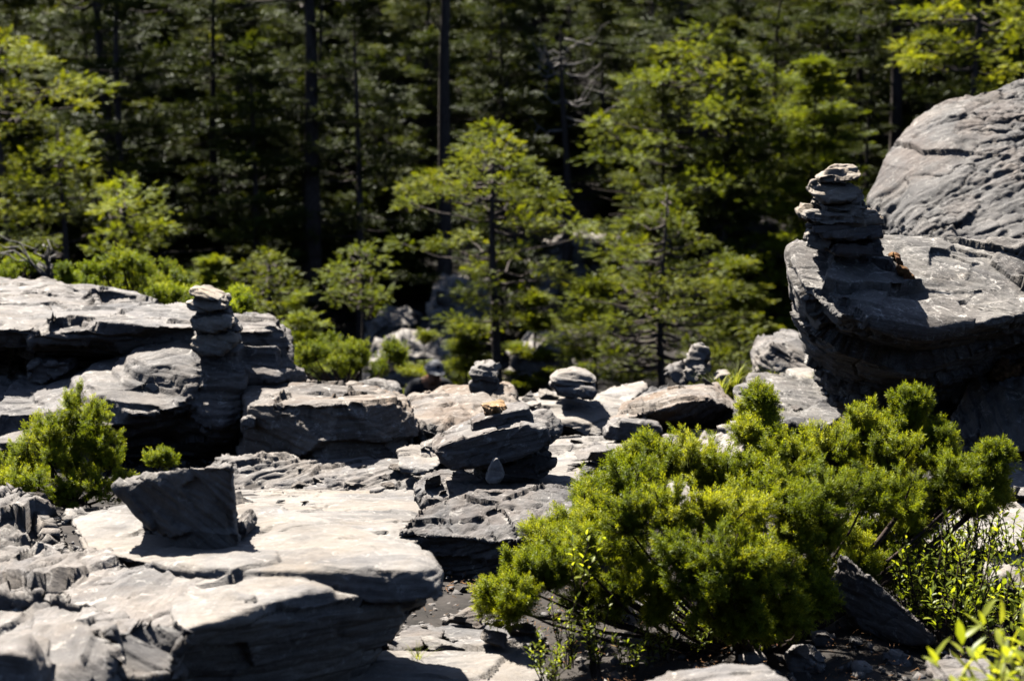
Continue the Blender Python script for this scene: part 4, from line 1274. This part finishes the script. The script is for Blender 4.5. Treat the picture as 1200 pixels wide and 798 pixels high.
bough_tree('slender sunlit fir with open foliage tiers and a dark bare trunk in the centre', 580, 140, 20, [
    (575, 152, 22), (556, 168, 20), (596, 166, 20), (575, 180, 24), (545, 188, 20), (610, 190, 20), (528, 205, 24), (500, 208, 22), (480, 218, 18), (478, 236, 20), (508, 228, 22), (545, 222, 18),
    (625, 205, 22), (645, 222, 22), (650, 240, 18), (618, 236, 24), (596, 214, 18), (560, 246, 16), (606, 255, 22), (636, 262, 22), (672, 262, 22), (690, 270, 18), (468, 284, 20), (515, 285, 18),
    (548, 275, 16), (610, 290, 18), (560, 312, 18), (640, 310, 22), (655, 322, 20), (545, 340, 20), (560, 352, 16), (535, 372, 22), (556, 385, 18), (606, 345, 18), (598, 372, 18)], 101, 0.075)
bough_tree('broad bushy sunlit fir right of centre, above the plump cairn', 778, 224, 19, rows(778, [
    (232, 770, 790), (246, 755, 805), (262, 735, 825), (278, 720, 840), (296, 705, 855), (314, 715, 866), (332, 690, 872), (350, 675, 880), (368, 660, 885), (386, 650, 892), (404, 655, 890), (422, 670, 880)], 5), 102, 0.06, 0.1, 20, 0.45, 0.5)
bough_tree('small sunlit fir just right of the leaning cairn', 313, 284, 18.5, rows(313, [
    (290, 308, 320), (300, 298, 330), (312, 280, 345), (324, 262, 358), (336, 246, 362), (350, 240, 362), (364, 262, 350)], 6, (11, 17), 20), 103, 0.04, 0.09, 20, 0.42, 0.35)
bough_tree('small fir with a tidy cone and bare lower trunk right of the leaning cairn', 422, 282, 20, rows(422, [
    (288, 416, 430), (298, 405, 442), (310, 392, 455), (322, 382, 465), (334, 374, 470), (346, 380, 466), (356, 395, 455)], 7, (11, 17), 20), 104, 0.035, 0.09, 20, 0.34, 0.35)
bough_tree('large layered fir left of the tallest cairn, its flat tiers catching the sun', 828, 28, 26, rows(828, [
    (40, 810, 850), (58, 780, 870), (78, 760, 905), (98, 735, 925), (120, 725, 945), (142, 700, 950), (164, 690, 955), (186, 700, 950), (206, 720, 940), (228, 740, 930), (250, 760, 910)], 8, (16, 27), 34), 108, 0.085, 0.14, 22, 0.4, 0.8)
bough_tree('sparse fir with pale bare limbs above the dome-shaped boulder', 1135, -70, 24, rows(1135, [(-20, 1080, 1190), (8, 1060, 1230)], 9, (16, 24), 30) + [
    (1065, 68, 20), (1085, 72, 22), (1110, 62, 22), (1125, 55, 20), (1150, 66, 20), (1060, 52, 16), (1175, 80, 22), (1185, 30, 24), (1195, 50, 20), (1160, 96, 18), (1090, 40, 18)], 109, 0.08, 0.13, 26, 0.55, 0.5)
bough_tree('yellow-green fir behind the left part of the long outcrop, with a dark trunk', 74, 148, 22, [
    (70, 155, 22), (92, 165, 22), (50, 178, 26), (80, 182, 24), (30, 190, 24), (100, 200, 22), (18, 212, 26), (58, 212, 26), (10, 240, 26), (40, 246, 24), (70, 240, 18), (22, 268, 24), (48, 280, 22), (5, 290, 20), (100, 245, 18), (110, 222, 18)], 105, 0.07, 0.12, 24, 0.5, 0.5)
bough_tree('bright young fir in front of the tall bare trunk at the left', 150, 204, 20.5, [
    (148, 212, 18), (128, 222, 20), (165, 226, 20), (145, 238, 22), (180, 246, 20), (120, 246, 18), (160, 258, 22), (192, 264, 16), (135, 270, 18), (170, 280, 18), (115, 290, 18), (150, 298, 18)], 106, 0.045, 0.11, 24, 0.5, 0.4)
bough_tree('tall fir with a sunlit top cut off by the left edge', 8, 36, 23, [
    (8, 46, 22), (28, 56, 20), (-10, 62, 22), (40, 66, 16), (15, 74, 18), (80, 98, 20), (100, 92, 22), (118, 100, 18), (65, 108, 18), (20, 110, 18), (-15, 120, 22), (40, 135, 18), (5, 150, 20)], 107, 0.07, 0.13, 24, 0.5, 0.5)

# dead snag
def snag():
    rng = np.random.default_rng(77)
    x, y, z = stand(661, 27)
    H = height(661, 30, 27)
    o = empty('dead_tree', (x, y, z))
    tag(o, 'dead tree with crooked pale bare branches behind the central fir', 'tree')
    a = Acc()
    b = Acc()
    tt = np.linspace(0, 1, 12)
    path = np.stack([0.06 * np.sin(tt * 5), 0.05 * np.cos(tt * 4), tt * H], -1)
    V, F = tube(path, 0.09 * (1 - 0.85 * tt), 8)
    a.add(V, F)
    for k in range(16):
        t = rng.uniform(0.45, 0.95)
        az = rng.uniform(-0.6, 0.6) + (0 if k % 2 else math.pi)
        L = rng.uniform(0.35, 1.0) * (1.2 - t * 0.5)
        s = np.linspace(0, 1, 8)
        p = np.stack([np.cos(az) * s * L, np.sin(az) * s * L, t * H + 0.1 * L * s - 0.15 * L * np.sin(s * 3) + 0.3 * L * s ** 3], -1)
        p[1:] += rng.normal(size=(7, 3)) * 0.025
        V, F = tube(p, 0.02 * (1 - 0.8 * s), 5)
        b.add(V, F)
        for q in range(2):
            i = rng.integers(3, 7)
            e = p[i] + rng.normal(size=3) * 0.16 + np.array([0, 0, 0.08])
            V, F = tube(np.array([p[i], (p[i] + e) / 2 + rng.normal(size=3) * 0.02, e]), [0.009, 0.006, 0.003], 4)
            b.add(V, F)
    link('trunk', mesh_np('trunk', np.concatenate(a.V), np.concatenate(a.F), M['bark']), o)
    link('dead_branches', mesh_np('dead_branches', np.concatenate(b.V), np.concatenate(b.F), M['deadwood']), o)


snag()

# tall firs with dark bare trunks that can be told apart
G = 'tall firs of the shaded forest'
TALL = [
    ('tall leaning fir whose thin black trunk crosses the upper left', 143, 26.3, 8.0, 1.3, 0.55, 0.10, (0, -0.07), 121),
    ('tall fir with the thickest black trunk, left of the central fir', 366, 25.8, 9.0, 1.5, 0.5, 0.15, (0, 0.02), 122),
    ('tall straight fir with a black trunk right above the central fir', 521, 26.2, 9.0, 1.4, 0.52, 0.12, (0, 0.0), 123),
    ('tall dark-trunked fir behind the sparse fir with pale bare limbs', 1044, 26.5, 8.5, 1.5, 0.42, 0.12, (0, 0.02), 124),
    ('tall fir trunk standing at the upper edge between the left trunks', 172, 34, 9.0, 1.5, 0.35, 0.14, (0, 0.0), 125),
]
for lab, px, d, H, R, base, tr, lean, sd in TALL:
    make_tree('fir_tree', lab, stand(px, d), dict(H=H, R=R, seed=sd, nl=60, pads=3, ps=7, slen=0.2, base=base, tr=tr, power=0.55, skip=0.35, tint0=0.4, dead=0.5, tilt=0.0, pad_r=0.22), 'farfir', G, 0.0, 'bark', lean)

# the wood behind: individual firs, a few kinds copied
KINDS_ = [
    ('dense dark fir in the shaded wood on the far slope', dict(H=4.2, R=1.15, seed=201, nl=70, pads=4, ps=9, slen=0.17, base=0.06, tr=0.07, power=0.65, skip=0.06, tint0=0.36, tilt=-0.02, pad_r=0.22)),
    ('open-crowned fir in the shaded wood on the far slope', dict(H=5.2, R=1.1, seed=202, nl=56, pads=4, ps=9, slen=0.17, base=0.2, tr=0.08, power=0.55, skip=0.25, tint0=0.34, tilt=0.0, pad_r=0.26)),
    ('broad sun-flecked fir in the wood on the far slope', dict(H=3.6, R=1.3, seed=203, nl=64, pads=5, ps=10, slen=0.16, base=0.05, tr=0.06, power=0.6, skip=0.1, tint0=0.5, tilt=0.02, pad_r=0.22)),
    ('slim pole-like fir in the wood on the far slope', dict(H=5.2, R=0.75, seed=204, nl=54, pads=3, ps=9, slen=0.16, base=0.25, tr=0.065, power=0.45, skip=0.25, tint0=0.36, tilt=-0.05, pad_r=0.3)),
]
protos = [None] * 4
rng = np.random.default_rng(17)
placed = []
tries = 0
while len(placed) < 185 and tries < 12000:
    tries += 1
    d = 25.5 + 27 * rng.random() ** 1.15
    hw = 0.285 * d + 1.0
    x = rng.uniform(-hw, hw)
    if any((x - a) ** 2 + (d - b) ** 2 < (0.75 + 0.014 * d) ** 2 for a, b in placed):
        continue
    # keep gaps in front of the boulders and named trees
    px = 600 + x * FPX / d
    if d < 29.5 and (600 < px < 740):
        continue
    placed.append((x, d))
    k = int(rng.choice(4, p=[0.42, 0.22, 0.28, 0.08]))
    lab, par = KINDS_[k]
    loc = (x, d, gz(x, d) - 0.1)
    s = rng.uniform(0.7, 1.2)
    sc = (s * rng.uniform(0.9, 1.1), s * rng.uniform(0.9, 1.1), s)
    if protos[k] is None:
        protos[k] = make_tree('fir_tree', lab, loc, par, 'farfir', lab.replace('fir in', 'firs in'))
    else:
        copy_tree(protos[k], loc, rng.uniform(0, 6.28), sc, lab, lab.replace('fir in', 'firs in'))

# the wood goes on to both sides
for i in range(70):
    d = 23 + 24 * rng.random()
    x = (0.285 * d + 1.0 + rng.uniform(0, 8)) * (1 if i % 2 else -1)
    if any((x - a) ** 2 + (d - b) ** 2 < 1.2 for a, b in placed):
        continue
    placed.append((x, d))
    k = i // 2 % 3
    q = rng.uniform(0.8, 1.25)
    copy_tree(protos[k], (x, d, gz(x, d) - 0.1), rng.uniform(0, 6.28), (q, q, q), KINDS_[k][0], KINDS_[k][0].replace('fir in', 'firs in'))
# knee- to waist-high young firs filling the gaps between the trunks
kid = None
lab = 'bushy young fir growing low between the trunks on the far slope'
for i in range(110):
    d = 24.5 + 22 * rng.random()
    x = rng.uniform(-0.28, 0.28) * d
    px = 600 + x * FPX / d
    if d < 29 and 600 < px < 740:
        continue
    loc = (x, d, gz(x, d) - 0.05)
    if kid is None:
        kid = make_tree('young_fir', lab, loc, dict(H=1.3, R=0.75, seed=205, nl=40, pads=4, ps=7, slen=0.15, base=0.03, tr=0.03, power=0.55, skip=0.05, tint0=0.4, tilt=0.1, pad_r=0.25), 'farfir', 'young firs between the trunks on the far slope')
    else:
        q = rng.uniform(0.7, 1.3)
        copy_tree(kid, loc, rng.uniform(0, 6.28), (q * 1.2, q * 1.2, q), lab, 'young firs between the trunks on the far slope')

# ------------------------------------------------------------------ leafy plants and grass
def leafy(seed, n_stem=8, h=0.16, leaf=0.02, spread=0.09, nleaf=11, wid=0.36, tint0=0.5):
    rng = np.random.default_rng(seed)
    lf, st = Acc(), Acc()
    for s in range(n_stem):
        az = rng.random() * 6.28
        o = np.array([math.cos(az), math.sin(az), 0]) * spread * rng.uniform(0.3, 1)
        b = o * 0.35
        hh = h * rng.uniform(0.6, 1.15)
        t = np.linspace(0, 1, 7)[:, None]
        p = b + (o - b) * t ** 1.5 + np.array([0, 0, hh]) * t
        p[1:] += rng.normal(size=(6, 3)) * 0.004
        V, F = tube(p, np.linspace(0.0022, 0.0009, 7) * h / 0.16, 4)
        st.add(V, F)
        for k in range(nleaf):
            u = 0.25 + 0.75 * k / (nleaf - 1)
            c = np.array([np.interp(u, t[:, 0], p[:, i]) for i in range(3)])
            a = k * 2.4 + rng.normal() * 0.4
            el = rng.uniform(0.15, 0.9) + 0.4 * (u > 0.9)
            d = np.array([math.cos(a) * math.cos(el), math.sin(a) * math.cos(el), math.sin(el)])
            sd = np.cross(d, [0, 0, 1.0]) + rng.normal(size=3) * 0.25
            sd /= np.linalg.norm(sd)
            nn = np.cross(sd, d)
            L = leaf * rng.uniform(0.7, 1.2)
            w = L * wid * 0.5
            a0 = c + d * L * 0.08
            V = np.array([a0, c + d * L * 0.4 + sd * w + nn * w * 0.3, c + d * L * 0.75 + sd * w * 0.7 + nn * w * 0.2 - nn * L * 0.04, c + d * L - nn * L * 0.12, c + d * L * 0.75 - sd * w * 0.7 + nn * w * 0.2 - nn * L * 0.04,
                          c + d * L * 0.4 - sd * w + nn * w * 0.3, c + d * L * 0.4, c + d * L * 0.75 - nn * L * 0.05])
            F = np.array([[0, 6, 1, 1], [1, 6, 7, 2], [2, 7, 3, 3], [0, 5, 6, 6], [5, 4, 7, 6], [4, 3, 7, 7]])
            tr = np.array([[a, b_, c_] for a, b_, c_, d_ in F] + [[a, c_, d_] for a, b_, c_, d_ in F if d_ != c_])
            lf.add(V, tr, np.full(8, np.clip(tint0 + rng.normal() * 0.18, 0, 1)))
    return lf, st


def plant_thing(name, label, loc, proto, cat='plant', group=None, rz=0, s=1.0):
    o = empty(name, loc)
    o.rotation_euler = (0, 0, rz)
    o.scale = (s, s, s)
    tag(o, label, cat, group)
    link('foliage', proto[0], o)
    link('stem', proto[1], o)
    return o


def proto(**k):
    a, b = leafy(**k)
    return a.mesh('foliage', M['leaf']), mesh_np('stem', np.concatenate(b.V), np.concatenate(b.F), M['twig'])


PR = [proto(seed=301, n_stem=14, leaf=0.021, nleaf=14), proto(seed=302, n_stem=11, h=0.2, leaf=0.019, spread=0.07, nleaf=15), proto(seed=303, n_stem=12, h=0.12, leaf=0.024, spread=0.12)]
rng = np.random.default_rng(9)
gl = 'leafy plants at the right behind the slanting stone'
SPOTS = [(1010, 655, 4.45), (1045, 650, 4.5), (1080, 660, 4.5), (1115, 660, 4.45), (1150, 665, 4.4), (1030, 690, 4.2), (1075, 700, 4.15), (1110, 705, 4.1), (1150, 705, 4.1), (1185, 690, 4.2),
         (1130, 735, 3.9), (1170, 740, 3.9), (1195, 720, 4.0), (1085, 725, 4.0), (1060, 675, 4.35), (1098, 680, 4.3), (1132, 685, 4.25), (1168, 672, 4.3), (1190, 655, 4.4), (1060, 715, 4.1), (1110, 728, 3.95),
         (1150, 722, 4.0), (1020, 672, 4.4), (1180, 700, 4.1)]
for i, (x, y, d) in enumerate(SPOTS):
    q = P(x, y + 22, d)
    plant_thing('leafy_plant', 'small-leaved yellow-green plant in the thicket below the right tip of the juniper', q, PR[i % 3], group=gl, rz=rng.random() * 6, s=rng.uniform(0.8, 1.15))
gl2 = 'leafy plants under the left of the juniper'
for i, (x, y, d) in enumerate([(700, 770, 3.65), (740, 765, 3.75), (775, 758, 3.85), (665, 760, 3.65), (815, 745, 3.9), (640, 785, 3.5), (720, 725, 4.2), (790, 720, 4.2)]):
    q = P(x, y + 22, d)
    plant_thing('leafy_plant', 'low backlit leafy plant in the shade under the left half of the juniper', q, PR[(i + 1) % 3], group=gl2, rz=rng.random() * 6, s=rng.uniform(0.6, 0.85))
plant_thing('leafy_sprig', 'glossy pale-leaved sprig poking out of the left side of the juniper', P(675, 690, 3.62), proto(seed=305, n_stem=3, h=0.13, leaf=0.02, spread=0.06, nleaf=8, tint0=0.65))
for i, (x, y, d, s, lab) in enumerate([(1165, 830, 2.5, 1.0, 'bright out-of-focus leafy plant in the lower right corner, the taller one'), (1205, 800, 2.6, 1.0, 'bright leafy plant in the lower right corner, the one cut by the edge')]):
    plant_thing('leafy_plant', lab, P(x, y + 35, d), proto(seed=310 + i, n_stem=9, h=0.12, leaf=0.042, spread=0.09, nleaf=9, wid=0.3, tint0=0.75), s=s)


def grass(seed, n=30, h=0.1, spread=0.05):
    rng = np.random.default_rng(seed)
    a = Acc()
    for i in range(n):
        az = rng.random() * 6.28
        o = np.array([math.cos(az), math.sin(az), 0])
        hh = h * rng.uniform(0.5, 1.1)
        b = o * spread * rng.random() * 0.5
        t = np.linspace(0, 1, 5)[:, None]
        p = b + o * spread * 1.3 * t ** 2 * rng.uniform(0.4, 1.4) + np.array([0, 0, hh]) * (t - 0.25 * t ** 3)
        sd = np.array([-o[1], o[0], 0]) * 0.0022
        w = (1 - t * 0.9)
        V = np.concatenate([p - sd * w, p + sd * w])
        F = np.array([[k, k + 1, k + 6, k + 5] for k in range(4)])
        a.add(V, F, np.full(10, np.clip(0.55 + rng.normal() * 0.2, 0, 1)))
    return a.mesh('grass_tuft', M['grass'])


GT = [grass(401), grass(402, 40, 0.13, 0.07)]
for i, (x, y, d, s, lab) in enumerate([
        (738, 488, 7.65, 0.95, 'bright grass tuft between the plump cairn and the long low boulder'), (843, 462, 7.9, 1.0, 'grass tuft on the crest right of the knobbly stones'),
        (838, 472, 7.7, 0.7, 'short grass tuft at the left end of the rough tilted slab'), (862, 452, 8.1, 1.1, 'dry grass tuft at the foot of the square boulder'),
        (905, 448, 8.0, 0.8, 'sparse grass between the square boulder and the rough slab'), (955, 455, 7.7, 0.8, 'grass wisps beside the dark overhang'),
        (1060, 690, 4.35, 1.0, 'broad-bladed grass among the leafy plants at the right'), (1095, 690, 4.35, 1.1, 'taller broad-bladed grass in the leafy plants, nearest the right slab'), (490, 778, 3.65, 0.5, 'little grass tuft at the bottom edge beside the pale slab')]):
    o = link('grass_tuft', GT[i % 2])
    o.location = P(x, y, d)
    o.rotation_euler = (0, 0, i * 1.3)
    o.scale = (s, s, s)
    tag(o, lab, 'grass')

# bare dead twigs at the far left
a = Acc()
rng = np.random.default_rng(55)
b0 = P(60, 330, 11.5)
for k in range(11):
    e = P(rng.uniform(-30, 75), rng.uniform(280, 318), 11.5 + rng.uniform(-0.4, 0.5))
    t = np.linspace(0, 1, 7)[:, None]
    p = np.array(b0) * (1 - t) + np.array(e) * t
    p[:, 2] += 0.12 * np.sin(t[:, 0] * 3) * rng.uniform(0.3, 1)
    p[1:] += rng.normal(size=(6, 3)) * 0.018
    V, F = tube(p - np.array(b0), 0.008 * (1 - 0.75 * t[:, 0]), 4)
    a.add(V, F)
o = link('dead_branch', mesh_np('dead_branch', np.concatenate(a.V), np.concatenate(a.F), M['deadwood']))
o.location = b0
tag(o, 'tangle of bleached dead branches at the left edge behind the outcrop', 'branch')
# fallen needles and bits of twig
rng = np.random.default_rng(61)
n = 5000
lx = rng.normal(size=n) * 0.55 + 0.45
ly = 3.3 + rng.random(n) * 1.5
lz = ground_z(lx, ly) + 0.012 + rng.random(n) * 0.012
ta = rng.random(n) * 6.28
D = np.stack([np.cos(ta), np.sin(ta), rng.normal(size=n) * 0.25], -1)
sv = np.array([[-0.06, 0, 0], [0.06, 0, 0], [0.05, 1, 0], [-0.05, 1, 0]], float)
V, F, t = scatter(sv, np.array([[0, 1, 2, 3]]), np.stack([lx, ly, lz], -1), frames_up(D, rng, 0.3), 0.004 + 0.016 * rng.random(n) ** 2, np.full(n, 0.5))
tag(link('needle_litter', mesh_np('needle_litter', V, F, M['moss'], False)), 'fallen brown needles and twigs under the juniper', kind='stuff')
# gravel among the rocks
rng = np.random.default_rng(21)
n = 14000
gx = rng.uniform(-1.6, 1.6, n)
gy = 2.8 + rng.random(n) ** 0.8 * 4.5
gx = gx * gy / 3.2
gzz = ground_z(gx, gy)
sv = np.array([[1, 0, 0], [-1, 0, 0], [0, 1, 0], [0, -1, 0], [0, 0, .6], [0, 0, -.6]], float)
sf = np.array([[0, 2, 4], [2, 1, 4], [1, 3, 4], [3, 0, 4], [2, 0, 5], [1, 2, 5], [3, 1, 5], [0, 3, 5]])
D = rng.normal(size=(n, 3))
V, F, t = scatter(sv, sf, np.stack([gx, gy, gzz + 0.005], -1), frames(D, rng), 0.003 + 0.016 * rng.random(n) ** 3, np.full(n, 0.5))
tag(link('gravel', mesh_np('gravel', V, F, M['slate'], False)), 'loose grey gravel between the rocks', kind='stuff')
# ------------------------------------------------------------------ person in the hollow
def skin(name, pts, edges, mat, parent, sub=2, root=0):
    me = bpy.data.meshes.new(name)
    me.from_pydata([p[:3] for p in pts], edges, [])
    o = link(name, me)
    o.modifiers.new('s', 'SKIN')
    for i, p in enumerate(pts):
        sv = me.skin_vertices[0].data[i]
        r = p[3] if isinstance(p[3], tuple) else (p[3], p[3])
        sv.radius = r
        sv.use_root = (i == root)
    sm = o.modifiers.new('d', 'SUBSURF')
    sm.levels = sub
    sm.render_levels = sub
    m2 = apply_mods(o)
    o.modifiers.clear()
    old = o.data
    o.data = m2
    bpy.data.meshes.remove(old)
    m2.materials.clear()
    m2.materials.append(M[mat])
    m2.polygons.foreach_set('use_smooth', np.ones(len(m2.polygons), bool))
    o.name = name
    o.parent = parent
    return o


def person(loc, rz):
    o = empty('person', loc)
    o.rotation_euler = (0, 0, rz)
    tag(o, 'person in a black top and pale grey cap sitting low among the rocks', 'person')
    # seated on the slope, knees up, arms resting on the knees; faces -Y
    J = {
        'pelvis': (0, 0.02, 0.14, (0.15, 0.12)), 'belly': (0, 0.03, 0.30, (0.145, 0.11)), 'chest': (0, 0.0, 0.47, (0.165, 0.12)), 'collar': (0, -0.02, 0.60, (0.11, 0.085)),
        'neck': (0, -0.04, 0.68, 0.05), 'skull0': (0, -0.07, 0.755, (0.062, 0.075)), 'skull1': (0, -0.075, 0.83, (0.075, 0.09)), 'crown': (0, -0.06, 0.88, (0.062, 0.075)),
        'nose0': (0, -0.155, 0.80, 0.016), 'nose1': (0, -0.175, 0.785, 0.012), 'chin': (0, -0.13, 0.735, 0.028),
    }
    for s, k in ((1, 'a'), (-1, 'b')):
        J['sh' + k] = (0.20 * s, 0.0, 0.565, 0.068)
        J['el' + k] = (0.30 * s, -0.10, 0.33, 0.046)
        J['wr' + k] = (0.20 * s, -0.33, 0.36, 0.03)
        J['pm' + k] = (0.175 * s, -0.40, 0.355, (0.036, 0.018))
        J['hp' + k] = (0.10 * s, -0.04, 0.12, 0.09)
        J['kn' + k] = (0.16 * s, -0.42, 0.32, 0.06)
        J['an' + k] = (0.14 * s, -0.50, -0.06, 0.042)
        J['to' + k] = (0.15 * s, -0.64, -0.10, (0.04, 0.025))
        J['ear' + k] = (0.078 * s, -0.06, 0.80, (0.012, 0.022))
        for f in range(4):
            J[f'f{f}{k}'] = ((0.150 + 0.017 * f) * s, -0.445, 0.345 - 0.004 * f, 0.0095)
            J[f'g{f}{k}'] = ((0.148 + 0.018 * f) * s, -0.478 + 0.006 * abs(f - 1), 0.32, 0.0085)
        J['t0' + k] = (0.14 * s, -0.375, 0.35, 0.011)
        J['t1' + k] = (0.128 * s, -0.415, 0.335, 0.009)
    HEAD = (0.0, -0.10, -0.075)
    for kk in ('skull0', 'skull1', 'crown', 'nose0', 'nose1', 'chin', 'eara', 'earb'):
        x, y, z, r = J[kk]
        J[kk] = (x, y + HEAD[1], z + HEAD[2], r)
    J['neck'] = (0, -0.085, 0.645, 0.052)
    names = list(J)
    ix = {n: i for i, n in enumerate(names)}
    E = [('pelvis', 'belly'), ('belly', 'chest'), ('chest', 'collar'), ('collar', 'neck'), ('neck', 'skull0'), ('skull0', 'skull1'), ('skull1', 'crown'), ('skull1', 'nose0'), ('nose0', 'nose1'), ('skull0', 'chin')]
    for k in 'ab':
        E += [('collar', 'sh' + k), ('sh' + k, 'el' + k), ('el' + k, 'wr' + k), ('wr' + k, 'pm' + k), ('pelvis', 'hp' + k), ('hp' + k, 'kn' + k), ('kn' + k, 'an' + k), ('an' + k, 'to' + k), ('skull1', 'ear' + k),
              ('pm' + k, 't0' + k), ('t0' + k, 't1' + k)]
        for f in range(4):
            E += [('pm' + k, f'f{f}{k}'), (f'f{f}{k}', f'g{f}{k}')]
    skin('body', [J[n] for n in names], [(ix[a], ix[b]) for a, b in E], 'skin', o)

    def sub(name, keys, links, mat, grow):
        pts = []
        for kk in keys:
            x, y, z, r = J[kk]
            r = tuple(q + grow for q in r) if isinstance(r, tuple) else r + grow
            pts.append((x, y, z, r))
        ii = {n: i for i, n in enumerate(keys)}
        return skin(name, pts, [(ii[a], ii[b]) for a, b in links], mat, o)
    sub('shirt', ['pelvis', 'belly', 'chest', 'collar', 'sha', 'ela', 'wra', 'shb', 'elb', 'wrb'],
        [('pelvis', 'belly'), ('belly', 'chest'), ('chest', 'collar'), ('collar', 'sha'), ('sha', 'ela'), ('ela', 'wra'), ('collar', 'shb'), ('shb', 'elb'), ('elb', 'wrb')], 'black_cloth', 0.016)
    sub('trousers', ['pelvis', 'hpa', 'kna', 'ana', 'hpb', 'knb', 'anb'], [('pelvis', 'hpa'), ('hpa', 'kna'), ('kna', 'ana'), ('pelvis', 'hpb'), ('hpb', 'knb'), ('knb', 'anb')], 'dark_trouser', 0.014)
    for k in 'ab':
        x, y, z, r = J['an' + k]
        x2, y2, z2, r2 = J['to' + k]
        skin('boot', [(x, y + 0.02, z + 0.05, 0.052), (x, y + 0.02, z - 0.03, 0.05), (x2, y2, z2, (0.048, 0.034))], [(0, 1), (1, 2)], 'shoe', o)
    # hair, cap with brim and dark badge, eyes and mouth
    skin('hair', [(0, -0.13, 0.725, (0.078, 0.07)), (0, -0.145, 0.785, (0.078, 0.085))], [(0, 1)], 'hair', o)
    bm = bmesh.new()
    bmesh.ops.create_uvsphere(bm, u_segments=24, v_segments=12, radius=1.0)
    bmesh.ops.delete(bm, geom=[v for v in bm.verts if v.co.z < -0.05], context='VERTS')
    for v in bm.verts:
        v.co = Vector((v.co.x * 0.104, v.co.y * 0.122 - 0.065, v.co.z * 0.11 + 0.838))
    # visor
    ring = []
    for i in range(9):
        a = math.pi * (i / 8)
        ring.append((bm.verts.new((0.096 * math.cos(a), -0.075 - 0.10 * math.sin(a), 0.842)), bm.verts.new((0.092 * math.cos(a), -0.085 - 0.175 * math.sin(a), 0.818 - 0.01 * math.sin(a)))))
    for (p, q), (p2, q2) in zip(ring, ring[1:]):
        bm.faces.new((p, q, q2, p2))
    me = bpy.data.meshes.new('cap')
    bm.to_mesh(me)
    bm.free()
    me.materials.append(M['grey_cloth'])
    c = link('cap', me, o)
    c.location = HEAD
    md = c.modifiers.new('t', 'SOLIDIFY')
    md.thickness = 0.006
    bm = bmesh.new()
    bmesh.ops.create_uvsphere(bm, u_segments=16, v_segments=8, radius=1.0, matrix=Matrix.Translation((0.0, -0.178, 0.885)) @ Matrix.Diagonal((0.026, 0.008, 0.022, 1)))
    me = bpy.data.meshes.new('badge')
    bm.to_mesh(me)
    bm.free()
    me.materials.append(M['black_cloth'])
    link('badge', me, c)
    for s in (-1, 1):
        bm = bmesh.new()
        bmesh.ops.create_uvsphere(bm, u_segments=12, v_segments=8, radius=0.012, matrix=Matrix.Translation((0.033 * s, -0.152, 0.808)))
        me = bpy.data.meshes.new('eye')
        bm.to_mesh(me)
        bm.free()
        me.materials.append(M['hair'])
        link('eye', me, o).location = HEAD
    return o


pq = P(503, 449, 20.0)
person((pq.x, pq.y, pq.z - 0.60), math.radians(22))
# the rock the person sits on
rock('seat_rock', 'low grey rock in the hollow on which the person sits', 'boulder', [
    [Vector((pq.x + a, pq.y + b, pq.z + c)) for a, b, c in ((-0.6, -0.5, -0.56), (0.6, -0.45, -0.55), (0.6, 0.5, -0.56), (-0.6, 0.5, -0.55), (-0.9, -0.8, -1.3), (0.9, -0.8, -1.3), (0.8, 0.8, -1.3), (-0.8, 0.8, -1.3))]],
    'slate', 0.03, amp=(0.01, 0.02, 0.01, 0.005))
# ------------------------------------------------------------------ camera, light
cam = bpy.data.cameras.new('camera')
co = bpy.data.objects.new('camera', cam)
COL.objects.link(co)
co.location = (0, 0, CAMZ)
co.rotation_euler = (math.pi / 2 - PITCH, 0, 0)
cam.sensor_width = 36
cam.lens = FPX / 1200 * 36
cam.clip_start = 0.05
cam.clip_end = 600
cam.dof.use_dof = True
cam.dof.focus_distance = 4.9
cam.dof.aperture_fstop = 6.0
SC.camera = co

EL, AZ = math.radians(56), math.radians(-35)     # azimuth from +Y toward +X
sd = Vector((math.sin(AZ) * math.cos(EL), math.cos(AZ) * math.cos(EL), math.sin(EL)))
sun = bpy.data.lights.new('sun', 'SUN')
sun.energy = 5.0
sun.angle = math.radians(0.5)
sun.color = (1.0, 0.955, 0.89)
so = bpy.data.objects.new('sun', sun)
COL.objects.link(so)
so.rotation_euler = sd.to_track_quat('Z', 'Y').to_euler()

w = bpy.data.worlds.new('World')
SC.world = w
w.use_nodes = True
nt = w.node_tree
sk = nt.nodes.new('ShaderNodeTexSky')
sk.sky_type = 'NISHITA'
sk.sun_disc = False
sk.sun_elevation = EL
sk.sun_rotation = AZ
sk.altitude = 2500
sk.air_density = 0.5
sk.dust_density = 2.0
sk.ozone_density = 0.0
bg = nt.nodes['Background']
bg.inputs[1].default_value = 0.062
nt.links.new(sk.outputs[0], bg.inputs[0])

SC.render.engine = 'CYCLES'
cy = SC.cycles
cy.max_bounces = 6
cy.diffuse_bounces = 0
cy.glossy_bounces = 2
cy.transmission_bounces = 4
cy.use_denoising = True
cy.use_adaptive_sampling = True
cy.adaptive_threshold = 0.006
SC.view_settings.view_transform = 'Standard'
SC.view_settings.look = 'None'
SC.view_settings.exposure = 2.25
SC.view_settings.gamma = 1.0
